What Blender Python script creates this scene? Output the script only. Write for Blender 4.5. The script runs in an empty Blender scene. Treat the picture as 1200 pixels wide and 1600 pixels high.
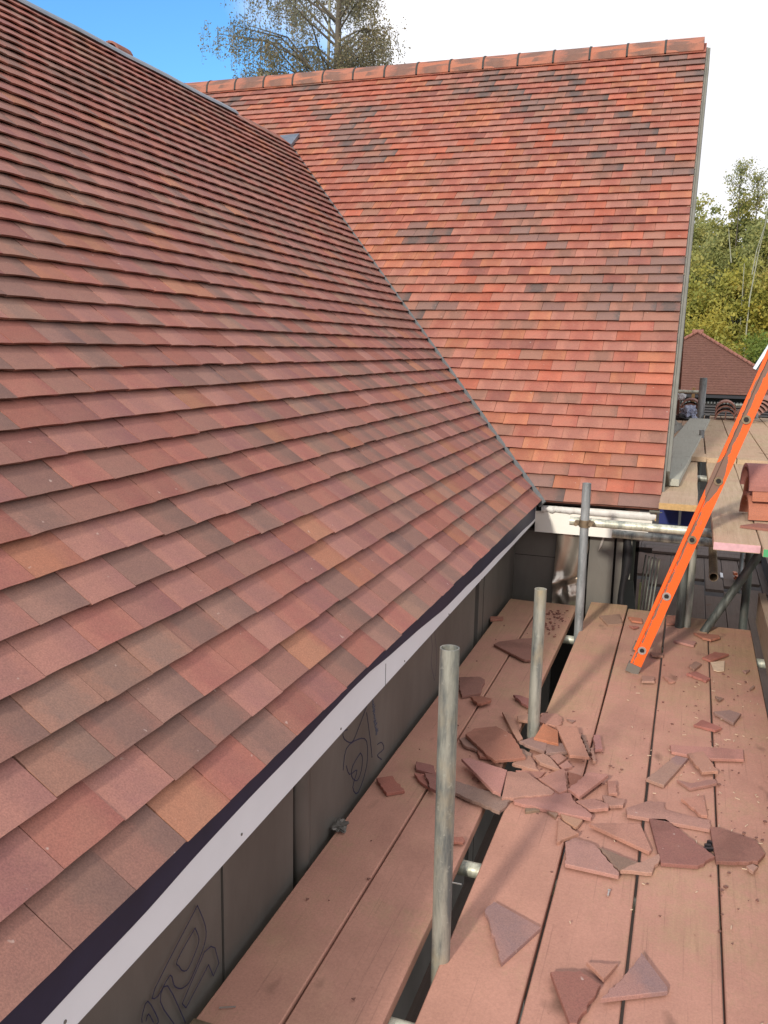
import bpy, bmesh, math, random
from mathutils import Vector, Matrix, noise
random.seed(11)
R = math.radians
S = bpy.context.scene
COL = S.collection

# ------------------------------------------------------------------ camera
cam_d = bpy.data.cameras.new('camera')
cam = bpy.data.objects.new('camera', cam_d)
COL.objects.link(cam)
cam_d.sensor_fit = 'HORIZONTAL'; cam_d.sensor_width = 36.0; cam_d.lens = 41.22
cam_d.clip_start = 0.05; cam_d.clip_end = 2000
_f = 1374.0
_Y = Vector((487, -250, _f)).normalized()          # world +Y seen in camera space (right, down, forward)
_Z = -Vector((-140, 7284, _f)).normalized(); _Z = (_Z - _Y * _Z.dot(_Y)).normalized()
_X = _Y.cross(_Z)
if _X.x < 0: _X = -_X
right = Vector((_X[0], _Y[0], _Z[0])); down = Vector((_X[1], _Y[1], _Z[1])); fwd = Vector((_X[2], _Y[2], _Z[2]))
cam.matrix_world = Matrix((( right.x, -down.x, -fwd.x, 0), (right.y, -down.y, -fwd.y, 0), (right.z, -down.z, -fwd.z, 0), (0, 0, 0, 1)))
S.camera = cam
S.render.resolution_x = 768; S.render.resolution_y = 1024

# ------------------------------------------------------------------ light
SUN_EL = R(25); SAZ = (-0.18, -0.984)
tosun = Vector((SAZ[0] * math.cos(SUN_EL), SAZ[1] * math.cos(SUN_EL), math.sin(SUN_EL))).normalized()
W = bpy.data.worlds.new('World'); S.world = W; W.use_nodes = True
nt = W.node_tree; nt.nodes.clear()
def N(t, **k):
    n = nt.nodes.new(t)
    for a, b in k.items(): setattr(n, a, b)
    return n
wo = N('ShaderNodeOutputWorld'); bg = N('ShaderNodeBackground'); bg.inputs['Strength'].default_value = 0.1
sky = N('ShaderNodeTexSky', sky_type='NISHITA'); sky.sun_disc = False
sky.sun_elevation = SUN_EL; sky.sun_rotation = R(190); sky.air_density = 1.0; sky.dust_density = 0.4; sky.ozone_density = 2.0
tint = N('ShaderNodeMix', data_type='RGBA', blend_type='MULTIPLY'); tint.inputs[0].default_value = 1.0
tint.inputs[7].default_value = (0.85, 1.5, 1.9, 1)
tc = N('ShaderNodeTexCoord')
cn = N('ShaderNodeTexNoise'); cn.inputs['Scale'].default_value = 2.3; cn.inputs['Detail'].default_value = 7; cn.inputs['Roughness'].default_value = 0.55
mp = N('ShaderNodeMapping'); mp.inputs['Location'].default_value = (0.35, 0.2, 0.1); mp.inputs['Scale'].default_value = (1, 1, 1.8)
sep = N('ShaderNodeSeparateXYZ')
m1 = N('ShaderNodeMath', operation='MULTIPLY_ADD'); m1.inputs[1].default_value = 2.6; m1.inputs[2].default_value = 1.03
m2 = N('ShaderNodeMath', operation='ADD')
mc = N('ShaderNodeMapRange', interpolation_type='SMOOTHSTEP'); mc.inputs['From Min'].default_value = 0.45; mc.inputs['From Max'].default_value = 0.78
mix = N('ShaderNodeMix', data_type='RGBA')
cn2 = N('ShaderNodeTexNoise'); cn2.inputs['Scale'].default_value = 3.0; cn2.inputs['Detail'].default_value = 5
cr = N('ShaderNodeMapRange'); cr.inputs['From Min'].default_value = 0.3; cr.inputs['From Max'].default_value = 0.7; cr.inputs['To Min'].default_value = 7.0; cr.inputs['To Max'].default_value = 11.0
ccol = N('ShaderNodeCombineXYZ')
bl = N('ShaderNodeMath', operation='MULTIPLY'); bl.inputs[1].default_value = 1.05
L = nt.links.new
L(tc.outputs['Generated'], mp.inputs[0]); L(mp.outputs[0], cn.inputs['Vector']); L(tc.outputs['Generated'], sep.inputs[0])
L(mp.outputs[0], cn2.inputs['Vector'])
L(sep.outputs['X'], m1.inputs[0]); L(m1.outputs[0], m2.inputs[0]); L(cn.outputs['Fac'], m2.inputs[1])
m3 = N('ShaderNodeMath', operation='MINIMUM'); m3.inputs[1].default_value = 1.2
L(m2.outputs[0], m3.inputs[0]); L(m3.outputs[0], mc.inputs['Value'])
L(sky.outputs[0], tint.inputs[6]); L(tint.outputs[2], mix.inputs[6])
L(cn2.outputs['Fac'], cr.inputs['Value']); L(cr.outputs[0], ccol.inputs[0]); L(cr.outputs[0], ccol.inputs[1]); L(cr.outputs[0], bl.inputs[0]); L(bl.outputs[0], ccol.inputs[2])
L(ccol.outputs[0], mix.inputs[7]); L(mc.outputs[0], mix.inputs[0]); L(mix.outputs[2], bg.inputs['Color']); L(bg.outputs[0], wo.inputs['Surface'])

sd = bpy.data.lights.new('sun', 'SUN'); sd.energy = 2.8; sd.angle = R(4.0); sd.color = (1.0, 0.93, 0.82)
sun = bpy.data.objects.new('sun', sd); COL.objects.link(sun)
sun.rotation_euler = tosun.to_track_quat('Z', 'Y').to_euler()
S.view_settings.view_transform = 'Standard'; S.view_settings.look = 'None'; S.view_settings.gamma = 1.0
S.view_settings.exposure = 0.3; S.view_settings.use_curve_mapping = False

# ------------------------------------------------------------------ helpers
def tag(o, label=None, cat=None, group=None, kind=None):
    if label: o['label'] = label
    if cat: o['category'] = cat
    if group: o['group'] = group
    if kind: o['kind'] = kind
    return o
def empty(name, loc=(0, 0, 0)):
    o = bpy.data.objects.new(name, None); COL.objects.link(o); o.location = loc; o.empty_display_size = 0.1
    return o
def link(name, me, mat=None, parent=None, smooth=False):
    if mat and not me.materials: me.materials.append(mat)
    o = bpy.data.objects.new(name, me); COL.objects.link(o)
    if parent: o.parent = parent; 
    if parent and parent.type == 'EMPTY' and parent.location.length > 0: o.matrix_parent_inverse = Matrix.Translation(-parent.location)
    return o
class MB:
    def __init__(s): s.v = []; s.f = []; s.sm = []
    def add(s, vs, fs, sm=False):
        b = len(s.v); s.v += [tuple(v) for v in vs]; s.f += [tuple(i + b for i in f) for f in fs]; s.sm += [sm] * len(fs)
    def box(s, lo, hi):
        x0, y0, z0 = lo; x1, y1, z1 = hi
        s.add([(x0,y0,z0),(x1,y0,z0),(x1,y1,z0),(x0,y1,z0),(x0,y0,z1),(x1,y0,z1),(x1,y1,z1),(x0,y1,z1)],
              [(0,3,2,1),(4,5,6,7),(0,1,5,4),(1,2,6,5),(2,3,7,6),(3,0,4,7)])
    def tube(s, p, q, r, n=16, r2=None, caps=True, hollow=0.0):
        p = Vector(p); q = Vector(q); r2 = r if r2 is None else r2
        d = (q - p).normalized(); a = d.orthogonal().normalized(); b = d.cross(a)
        ring = lambda c, rr: [c + (a * math.cos(2*math.pi*i/n) + b * math.sin(2*math.pi*i/n)) * rr for i in range(n)]
        vs = ring(p, r) + ring(q, r2)
        s.add(vs, [(i, (i+1) % n, n + (i+1) % n, n + i) for i in range(n)], True)
        if hollow > 0:
            k = hollow; dp = min(.25, (q-p).length*.45)
            vs = ring(q, r2) + ring(q, r2*k) + ring(q - d*dp, r2*k)
            s.add(vs, [(i, (i+1)%n, n+(i+1)%n, n+i) for i in range(n)] , False)
            s.add(vs[n:], [(i, (i+1)%n, n+(i+1)%n, n+i) for i in range(n)] + [tuple(range(2*n-1, n-1, -1))][:0], True)
            vs = ring(p, r) + ring(p, r*k) + ring(p + d*dp, r*k)
            s.add(vs, [((i+1)%n, i, n+i, n+(i+1)%n) for i in range(n)], False)
            s.add(vs[n:], [((i+1)%n, i, n+i, n+(i+1)%n) for i in range(n)], True)
            s.add(ring(q - d*dp, r2*k), [tuple(range(n))]); s.add(ring(p + d*dp, r*k), [tuple(range(n-1, -1, -1))])
        elif caps:
            s.add(ring(p, r), [tuple(range(n-1, -1, -1))]); s.add(ring(q, r2), [tuple(range(n))])
    def strip(s, pts, w, nrm, th=0.0006):     # flat ribbon along a polyline, lying on a face with normal nrm
        nrm = Vector(nrm)
        for a, b in zip(pts[:-1], pts[1:]):
            a = Vector(a); b = Vector(b); d = (b - a).normalized(); t = d.cross(nrm).normalized() * w / 2
            a = a - d*w*0.3; b = b + d*w*0.3
            s.add([a-t, a+t, b+t, b-t, a-t+nrm*th, a+t+nrm*th, b+t+nrm*th, b-t+nrm*th], [(4,5,6,7),(0,1,5,4),(1,2,6,5),(2,3,7,6),(3,0,4,7)])
    def prism(s, poly, h0, h1):               # vertical prism over an xy polygon
        n = len(poly); A = sum(poly[i][0]*poly[(i+1)%n][1]-poly[(i+1)%n][0]*poly[i][1] for i in range(n))
        if A < 0: poly = poly[::-1]
        s.add([(x, y, h0) for x, y in poly] + [(x, y, h1) for x, y in poly],
              [tuple(range(n-1, -1, -1)), tuple(range(n, 2*n))] + [(i, (i+1)%n, n+(i+1)%n, n+i) for i in range(n)])
    def mesh(s, name):
        me = bpy.data.meshes.new(name); me.from_pydata(s.v, [], s.f); me.update()
        me.polygons.foreach_set('use_smooth', s.sm)
        return me
    def build(s, name, mat, parent=None): return link(name, s.mesh(name), mat, parent)

# ------------------------------------------------------------------ materials
class Mat:
    def __init__(s, name, rough=0.8, metal=0.0, spec=0.3):
        s.m = bpy.data.materials.new(name); s.m.use_nodes = True; s.nt = s.m.node_tree
        s.b = s.nt.nodes['Principled BSDF']; s.b.inputs['Roughness'].default_value = rough
        s.b.inputs['Metallic'].default_value = metal; s.b.inputs['Specular IOR Level'].default_value = spec
        s.tc = s.n('ShaderNodeTexCoord')
    def n(s, t, **k):
        x = s.nt.nodes.new(t)
        for a, b in k.items(): setattr(x, a, b)
        return x
    def l(s, a, b): s.nt.links.new(a, b)
    def noise(s, scale, detail=4, rough=0.6, vec=None, stretch=None, dist=0.0):
        x = s.n('ShaderNodeTexNoise'); x.inputs['Scale'].default_value = scale; x.inputs['Detail'].default_value = detail
        x.inputs['Roughness'].default_value = rough; x.inputs['Distortion'].default_value = dist
        v = vec or s.tc.outputs['Object']
        if stretch:
            m = s.n('ShaderNodeMapping'); m.inputs['Scale'].default_value = stretch; s.l(v, m.inputs[0]); v = m.outputs[0]
        s.l(v, x.inputs['Vector']); return x.outputs['Fac']
    def ramp(s, fac, stops):
        r = s.n('ShaderNodeValToRGB'); e = r.color_ramp.elements
        while len(e) < len(stops): e.new(0.5)
        for q, (p, c) in zip(e, stops): q.position = p; q.color = (*c, 1) if len(c) == 3 else c
        s.l(fac, r.inputs[0]); return r.outputs[0]
    def mix(s, fac, a, b, mode='MIX'):
        x = s.n('ShaderNodeMix', data_type='RGBA', blend_type=mode)
        for i, v in ((0, fac), (6, a), (7, b)):
            if isinstance(v, (int, float)): x.inputs[i].default_value = v
            elif isinstance(v, tuple): x.inputs[i].default_value = (*v, 1)
            else: s.l(v, x.inputs[i])
        return x.outputs[2]
    def range(s, v, a, b, c=0.0, d=1.0):
        x = s.n('ShaderNodeMapRange'); s.l(v, x.inputs[0])
        for i, q in enumerate((a, b, c, d)): x.inputs[i+1].default_value = q
        return x.outputs[0]
    def math(s, op, a, b):
        x = s.n('ShaderNodeMath', operation=op)
        for i, v in ((0, a), (1, b)):
            if isinstance(v, (int, float)): x.inputs[i].default_value = v
            else: s.l(v, x.inputs[i])
        return x.outputs[0]
    def attr(s, name, typ='GEOMETRY'):
        x = s.n('ShaderNodeAttribute'); x.attribute_name = name; x.attribute_type = typ; return x
    def col(s, c):
        if isinstance(c, tuple): s.b.inputs['Base Color'].default_value = (*c, 1)
        else: s.l(c, s.b.inputs['Base Color'])
    def bump(s, h, strength=0.3, dist=0.002):
        x = s.n('ShaderNodeBump'); x.inputs['Strength'].default_value = strength; x.inputs['Distance'].default_value = dist
        s.l(h, x.inputs['Height']); s.l(x.outputs[0], s.b.inputs['Normal'])
    def world(s): return s.n('ShaderNodeNewGeometry').outputs['Position']

def flat(name, c, rough=0.8, metal=0.0, var=0.12, scale=12, spec=0.3, bump=0.1):
    m = Mat(name, rough, metal, spec); f = m.noise(scale, 5)
    m.col(m.ramp(f, [(0.25, tuple(x*(1-var) for x in c)), (0.75, tuple(min(1, x*(1+var)) for x in c))]))
    if bump: m.bump(m.noise(scale*12, 3), bump, 0.001)
    return m.m

# roof tiles: colour and flash patches come with each tile as attributes
def tile_mat():
    m = Mat('clay_tile', 0.78, 0, 0.2)
    c1 = m.attr('c1').outputs['Color']; c2 = m.attr('c2').outputs['Color']; uv = m.attr('tuv').outputs['Vector']
    sp = m.n('ShaderNodeSeparateXYZ'); m.l(uv, sp.inputs[0])
    w = m.noise(5.0, 3, 0.6, uv, (1, 1, 1))
    # flash: band across part of the width, position given by z (seed)
    seed = m.math('FRACT', sp.outputs['Z'], 0.0)
    d = m.math('ABSOLUTE', m.math('SUBTRACT', m.math('ADD', sp.outputs['X'], m.math('MULTIPLY', m.math('SUBTRACT', w, 0.5), 0.5)), seed), 0.0)
    f = m.range(d, 0.42, 0.2)
    lf = m.noise(3.0, 3, 0.5, uv)
    c = m.mix(f, c1, c2)
    c = m.mix(m.range(lf, 0.35, 0.75, 0.0, 0.35), c, m.mix(0.5, c1, (0.33, 0.19, 0.13)))
    g = m.noise(260, 3, 0.7, m.world())
    c = m.mix(m.range(g, 0.35, 0.7, 0.0, 1.0), m.mix(1.0, c, (0.78, 0.78, 0.8), 'MULTIPLY'), m.mix(1.0, c, (1.14, 1.12, 1.1), 'MULTIPLY'))
    g2 = m.noise(24, 4, 0.6, m.world()); c = m.mix(m.range(g2, 0.4, 0.8, 0.0, 0.35), c, m.mix(1.0, c, (0.75, 0.8, 0.85), 'MULTIPLY'))
    sp2 = m.noise(38, 2, 0.5, m.world()); c = m.mix(m.range(sp2, 0.74, 0.8, 0.0, 0.7), c, (0.55, 0.42, 0.36))
    m.col(c)
    m.bump(m.noise(420, 3, 0.7, m.world()), 0.35, 0.0012)
    return m.m
M = {}
M['tile'] = tile_mat()

def wood_mat(name, a, b, dust, dustlo, dusthi, axis='Y', dcol=(0.36, 0.175, 0.125), far=None):
    m = Mat(name, 0.85, 0, 0.15)
    rnd = m.n('ShaderNodeObjectInfo').outputs['Random']
    off = m.n('ShaderNodeVectorMath', operation='ADD'); m.l(m.world(), off.inputs[0])
    cx = m.n('ShaderNodeCombineXYZ'); m.l(m.math('MULTIPLY', rnd, 17.0), cx.inputs[0]); m.l(m.math('MULTIPLY', rnd, 31.0), cx.inputs[1]); m.l(cx.outputs[0], off.inputs[1])
    st = {'Y': (26, 1.3, 26), 'X': (1.3, 26, 26)}[axis]
    g = m.noise(1.6, 6, 0.65, off.outputs[0], st, 0.6); g2 = m.noise(7, 5, 0.7, off.outputs[0], st)
    c = m.mix(m.range(g, 0.3, 0.7), a, b); c = m.mix(m.range(g2, 0.35, 0.75, 0, 0.35), c, tuple(x*0.55 for x in a))
    c = m.mix(m.math('MULTIPLY', rnd, 0.35), c, tuple(x*0.7 for x in b))
    big = m.noise(1.7, 6, 0.62, m.world()); fine = m.noise(26, 5, 0.7, m.world())
    vf = m.noise(150, 4, 0.75, m.world()); dm = m.math('ADD', m.math('ADD', m.math('MULTIPLY', big, 0.62), m.math('MULTIPLY', fine, 0.22)), m.math('MULTIPLY', vf, 0.16))
    if far:
        sp = m.n('ShaderNodeSeparateXYZ'); m.l(m.world(), sp.inputs[0])
        dm = m.math('SUBTRACT', dm, m.range(sp.outputs['Y'], far[0], far[1], 0.0, far[2]))
    dc = m.mix(m.range(m.noise(5, 5, 0.6, m.world()), 0.3, 0.7), dcol, tuple(x*1.22 for x in dcol))
    c = m.mix(m.range(dm, dustlo, dusthi, 0.0, dust), c, dc); pt = m.noise(2.6, 5, .6, m.world(), (1, .8, 1)); c = m.mix(m.range(pt, .58, .72, 0, .45), c, m.mix(0.5, b, dc)); dk = m.noise(3.7, 6, .65, m.world(), (1.2, .7, 1)); c = m.mix(m.range(dk, .56, .74, 0, .35), c, m.mix(1.0, dc, (.62, .58, .6), 'MULTIPLY'))
    kn = m.noise(9, 2, 0.5, m.world(), (1, .6, 1)); c = m.mix(m.range(kn, 0.68, 0.78, 0, 0.6), c, (0.15, 0.085, 0.06)); c = m.mix(m.range(vf, 0.3, 0.7, 0.0, 1.0), m.mix(1.0, c, (.86, .85, .85), 'MULTIPLY'), m.mix(1.0, c, (1.1, 1.1, 1.1), 'MULTIPLY')); gl = m.noise(3.2, 4, 0.6, off.outputs[0], (40, .6, 40) if axis == 'Y' else (.6, 40, 40)); c = m.mix(m.range(gl, 0.60, 0.70, 0, 0.35), c, (0.17, 0.095, 0.07))
    sc = m.noise(60, 3, 0.6, m.world()); c = m.mix(m.range(sc, 0.68, 0.78, 0, 0.5), c, (0.2, 0.09, 0.06))
    m.col(c)
    m.bump(m.math('ADD', m.math('MULTIPLY', g2, 0.6), m.math('MULTIPLY', fine, 0.7)), 0.35, 0.003)
    return m.m
M['board'] = wood_mat('dusty_board', (0.40, 0.26, 0.155), (0.53, 0.365, 0.215), 0.94, 0.30, 0.48, dcol=(0.43, 0.22, 0.165), far=(3.2, 5.3, 0.12))
M['deck'] = wood_mat('pale_board', (0.42, 0.31, 0.19), (0.56, 0.43, 0.29), 0.7, 0.42, 0.62, dcol=(0.44, 0.28, 0.205))
M['darkwood'] = wood_mat('dark_board', (0.13, 0.105, 0.09), (0.20, 0.16, 0.135), 0.7, 0.45, 0.7, dcol=(0.15, 0.10, 0.085))  # darker, greyer copy of the board wood
M['greyboard'] = wood_mat('grey_board', (0.40, 0.40, 0.34), (0.50, 0.50, 0.43), 0.4, 0.5, 0.8, dcol=(0.3, 0.27, 0.22))
M['toe'] = wood_mat('toe_board', (0.36, 0.27, 0.19), (0.46, 0.36, 0.26), 0.6, 0.45, 0.7)

def galv(name, base, dark, warm):
    m = Mat(name, 0.5, 0.35, 0.5)
    a = m.noise(22, 6, 0.65, m.world(), (1, 1, .16)); b = m.noise(7, 4, 0.6, m.world(), (1, 1, .6)); c = m.noise(70, 3, 0.6, m.world())
    col = m.ramp(a, [(0.38, dark), (0.5, base), (0.64, tuple(x*1.45 for x in base))])
    col = m.mix(m.range(b, 0.55, 0.72, 0, 0.75), col, warm); col = m.mix(m.range(c, 0.6, 0.75, 0, 0.5), col, tuple(x*1.6 for x in base))
    m.col(col); m.l(m.range(a, 0.3, 0.7, 0.65, 0.38), m.b.inputs['Roughness']); m.bump(c, 0.25, 0.002)
    return m.m
M['pole'] = galv('galvanised_tube', (0.29, 0.29, 0.25), (0.13, 0.14, 0.135), (0.44, 0.35, 0.22))
M['poleb'] = galv('blue_grey_tube', (0.27, 0.285, 0.29), (0.17, 0.185, 0.19), (0.26, 0.27, 0.26))
M['poledark'] = galv('dark_tube', (0.10, 0.11, 0.10), (0.05, 0.055, 0.05), (0.14, 0.12, 0.10))
M['polelight'] = galv('bright_tube', (0.46, 0.46, 0.37), (0.25, 0.27, 0.24), (0.5, 0.44, 0.32))
M['rust'] = flat('rusty_fitting', (0.23, 0.17, 0.11), 0.6, 0.5, 0.4, 40)
M['navy'] = flat('navy_membrane', (0.018, 0.019, 0.045), 0.55, 0, 0.25, 6, 0.35, 0.05)
M['white'] = flat('white_upvc', (0.74, 0.755, 0.79), 0.4, 0, 0.05, 4, 0.4, 0.0)
M['cream'] = flat('cream_fascia', (0.80, 0.77, 0.70), 0.45, 0, 0.05, 5, 0.4, 0.0)
M['wrap'] = flat('crinkled_white_wrap', (0.74, 0.73, 0.70), 0.5, 0, 0.1, 30, 0.4, 0.4)
M['lead'] = flat('lead_sheet', (0.20, 0.22, 0.25), 0.45, 0.4, 0.2, 15, 0.5, 0.15)
M['trim'] = flat('grey_trim', (0.14, 0.145, 0.145), 0.6, 0.1, 0.2, 25, 0.4, 0.1)
M['barge'] = flat('grey_cement_board', (0.19, 0.185, 0.16), 0.8, 0, 0.15, 8, 0.25, 0.2)
M['mortar'] = flat('dark_mortar', (0.06, 0.055, 0.05), 0.9)
M['under'] = flat('roof_underlay', (0.045, 0.03, 0.028), 0.9)
M['soffit'] = flat('dark_soffit', (0.05, 0.045, 0.04), 0.9)
def foilboard():
    m = Mat('foil_faced_board', 0.5, 0.35, 0.4); w = m.noise(3.2, 5, 0.6, m.world(), (1, 1, .4))
    m.col(m.ramp(w, [(0.3, (0.115, 0.105, 0.092)), (0.7, (0.185, 0.172, 0.152))]))
    m.bump(m.noise(14, 5, 0.6, m.world(), (1, 1, 0.5)), 0.12, 0.01); return m.m
M['foilboard'] = foilboard()
def foil():
    m = Mat('bright_foil', 0.28, 0.85, 0.5); w = m.noise(6, 4, 0.6, m.world(), (1, 1, .6))
    m.col(m.ramp(w, [(0.3, (0.40, 0.34, 0.28)), (0.7, (0.66, 0.60, 0.52))])); m.bump(w, 0.3, 0.02); return m.m
M['foil'] = foil()
M['ink'] = flat('blue_black_print', (0.022, 0.024, 0.06), 0.6)
M['inkpale'] = flat('blue_print', (0.05, 0.065, 0.11), 0.6)
M['black'] = flat('black_plastic', (0.012, 0.012, 0.014), 0.4, 0, 0.2, 20, 0.5)
M['blackdull'] = flat('black_sheet', (0.016, 0.014, 0.013), 0.6)
M['steel'] = flat('bright_steel', (0.55, 0.53, 0.5), 0.35, 0.8, 0.1, 50)
M['rubber'] = flat('grey_rubber', (0.16, 0.14, 0.12), 0.8)
M['blue'] = flat('dark_blue_sheet', (0.02, 0.03, 0.14), 0.5)
M['pink'] = flat('pink_painted_end', (0.62, 0.36, 0.38), 0.7, 0, 0.15, 40)
M['green'] = flat('green_painted_end', (0.08, 0.33, 0.14), 0.7, 0, 0.15, 40)
M['cutlitwood'] = flat('cut_and_sunlit_wood', (0.50, 0.32, 0.14), 0.8, 0, 0.2, 60)  # cut wood, and the sunlight coloured onto one deck board end
M['chip'] = flat('pale_wood_chip', (0.62, 0.46, 0.32), 0.85, 0, 0.15, 60)
M['bag'] = flat('blue_grey_bag', (0.27, 0.29, 0.38), 0.5, 0, 0.25, 25, 0.4, 0.4)
M['brick'] = flat('plain_brickwork', (0.26, 0.15, 0.11), 0.9, 0, 0.2, 9)
M['whiterag'] = flat('white_cloth', (0.7, 0.7, 0.72), 0.9)
M['yellow'] = flat('faded_yellow_strap', (0.42, 0.40, 0.18), 0.7)
M['slat'] = flat('dark_slat', (0.030, 0.028, 0.032), 0.7)
M['glasslike'] = flat('orange_plastic_bits', (0.42, 0.12, 0.05), 0.4)

def ladder_mat():
    m = Mat('orange_ladder_paint', 0.5, 0, 0.35)
    uv = m.tc.outputs['Object']; sp = m.n('ShaderNodeSeparateXYZ'); m.l(uv, sp.inputs[0])
    n1 = m.noise(30, 5, 0.7, uv, (1, 1, .35)); n2 = m.noise(3.0, 3, 0.6, uv, (1, 1, 1)); n3 = m.noise(160, 2, 0.6, uv)
    c = m.mix(m.range(n3, 0.3, 0.7), (0.80, 0.105, 0.013), (0.88, 0.13, 0.018))
    # worn strip next to the lip: narrow low down, wide patches higher up the ladder
    dx = m.math('ABSOLUTE', m.math('ADD', sp.outputs['X'], 0.006), 0.0)
    zz = sp.outputs['Z']; band = m.math('MULTIPLY', m.range(zz, 0.93, 0.99), m.range(zz, 1.17, 1.10)); wid = m.math('ADD', m.math('ADD', m.math('MULTIPLY', m.range(zz, 1.0, 1.25), 0.008), 0.003), m.math('MULTIPLY', band, 0.024))
    edge = m.math('ADD', m.math('MULTIPLY', m.math('SUBTRACT', n1, 0.50), 0.045), wid)
    worn = m.math('LESS_THAN', dx, edge)
    face = m.math('GREATER_THAN', m.math('MULTIPLY', sp.outputs['Y'], -1.0), -0.004)
    worn = m.math('MULTIPLY', worn, face)
    chips = m.range(n1, 0.65, 0.67)
    c = m.mix(m.math('MAXIMUM', worn, m.math('MULTIPLY', chips, 0.7)), c, (0.20, 0.115, 0.085))
    m.col(c); return m.m
M['ladder'] = ladder_mat()

def leaf_mat(name, cols, trans=0.45):
    m = Mat(name, 0.6, 0, 0.25); a = m.attr('lr').outputs['Fac']
    k = len(cols) - 1; c = m.ramp(a, [(i/k, q) for i, q in enumerate(cols)])
    big = m.noise(0.45, 3, 0.5, m.world()); c = m.mix(m.range(big, 0.4, 0.65, 0, 0.55), c, m.mix(1.0, c, (1.35, 1.1, 0.6), 'MULTIPLY'))
    m.col(c)
    t = m.n('ShaderNodeBsdfTranslucent'); m.l(c, t.inputs['Color'])
    mx = m.n('ShaderNodeMixShader'); mx.inputs[0].default_value = trans
    out = m.nt.nodes['Material Output']; m.l(m.b.outputs[0], mx.inputs[1]); m.l(t.outputs[0], mx.inputs[2]); m.l(mx.outputs[0], out.inputs['Surface'])
    return m.m
M['leaf_birch'] = leaf_mat('birch_leaf', [(0.17, 0.175, 0.12), (0.23, 0.225, 0.15), (0.30, 0.27, 0.18), (0.27, 0.20, 0.15)])
M['leaf_olive'] = leaf_mat('olive_leaf', [(0.20, 0.23, 0.09), (0.28, 0.30, 0.11), (0.37, 0.37, 0.14), (0.44, 0.41, 0.16)])  # leaf colours paled and greyed to put distance haze into them
M['leaf_yellow'] = leaf_mat('yellow_leaf', [(0.18, 0.21, 0.05), (0.32, 0.32, 0.08), (0.45, 0.41, 0.10), (0.52, 0.39, 0.12)])
M['leaf_green'] = leaf_mat('green_leaf', [(0.07, 0.12, 0.03), (0.13, 0.19, 0.04), (0.22, 0.27, 0.06), (0.30, 0.33, 0.07)])
M['bark'] = flat('brown_bark', (0.12, 0.10, 0.08), 0.9, 0, 0.3, 6)
M['birchbark'] = flat('pale_birch_bark', (0.30, 0.29, 0.21), 0.8, 0, 0.3, 5)
M['ground'] = flat('earth_and_grass', (0.10, 0.11, 0.045), 0.95, 0, 0.35, 0.4)
M['farroof'] = None

# ------------------------------------------------------------------ ground
def ground_z(x, y):
    t = max(0.0, min(1.0, (y - 46) / 60)); return -6.0 + 9.0 * t * t * (3 - 2*t) + 0.3 * noise.noise(Vector((x*.05, y*.05, 0)))
mb = MB(); nx, ny = 60, 60; vs = []
for j in range(ny + 1):
    for i in range(nx + 1):
        a = (i / nx - .5) * 2; b = (j / ny - .5) * 2
        x = 500 * a * abs(a); y = 30 + 500 * b * abs(b); vs.append((x, y, ground_z(x, y)))
mb.add(vs, [(j*(nx+1)+i, j*(nx+1)+i+1, (j+1)*(nx+1)+i+1, (j+1)*(nx+1)+i) for j in range(ny) for i in range(nx)], True)
tag(mb.build('ground', M['ground']), kind='structure')
q = MB(); q.box((-3, -8, -6.4), (9, 39, -5.68)); tag(q.build('dark_ground_slab', flat('dark_ground_slab', (.045, .036, .03), .95, 0, .3, 3)), kind='structure')  # dark slab added beneath the scaffold so gaps between boards read as dark

# ------------------------------------------------------------------ the house and its two roofs
PA, PB = R(42.5), R(43.0)
G = 0.105; TW = 0.165; TL = 0.25; TT = 0.0115
OA = Vector((-0.84, 0, -0.932)); UA = Vector((-math.cos(PA), 0, math.sin(PA))); NA = Vector((math.sin(PA), 0, math.cos(PA)))
OB = Vector((0, 5.47, -0.93)); UB = Vector((0, math.cos(PB), math.sin(PB))); NB = Vector((0, -math.sin(PB), math.cos(PB)))
RIDGE_A, RIDGE_B = 4.43, 5.62
VP = Vector((-0.84, 5.47)); vd = Vector((-1/math.tan(PA), 1/math.tan(PB))).normalized(); vn = Vector((-vd.y, vd.x))
if vn.dot(Vector((-2, 1)) - VP) < 0: vn = -vn
def vdist(p): return vn.dot(Vector((p[0], p[1])) - VP)

house = empty('house', (-4, 8, -6))
tag(house, 'house with two joined red clay tile roofs filling the left and middle of the view', 'house')

CLS = {   # main colour, flash colour, chance that the flash falls on the tile
 'red':    ((0.400, 0.140, 0.100), (0.330, 0.105, 0.085), .6),
 'pink':   ((0.370, 0.165, 0.128), (0.300, 0.135, 0.115), .6),
 'brown':  ((0.260, 0.150, 0.115), (0.165, 0.115, 0.095), .8),
 'dark':   ((0.205, 0.125, 0.105), (0.088, 0.078, 0.078), .95),
 'orange': ((0.500, 0.200, 0.098), (0.420, 0.150, 0.092), .6),
 'purple': ((0.270, 0.105, 0.092), (0.215, 0.085, 0.085), .6),
 'khaki':  ((0.300, 0.185, 0.125), (0.200, 0.145, 0.110), .7),
 'bright': ((0.500, 0.140, 0.078), (0.430, 0.110, 0.070), .5),
}
CLS = {k: (tuple(a*b for a, b in zip(m, (1.0, 1.04, 1.08))), tuple(a*b for a, b in zip(f, (1.0, 1.05, 1.10))), c) for k, (m, f, c) in CLS.items()}
_mean = (.36, .165, .125)
CLS = {k: (tuple(a*.50 + b*.50 for a, b in zip(m, _mean)), tuple(a*.6 + b*.4 for a, b in zip(f, _mean)), c) for k, (m, f, c) in CLS.items()}
_B = (1.11, 1.0, .91)
CLS.update({'b_' + k: (tuple(a*b for a, b in zip(m, _B)), tuple(a*b for a, b in zip(f, (1.05, .92, .82))), c) for k, (m, f, c) in list(CLS.items())})
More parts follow.
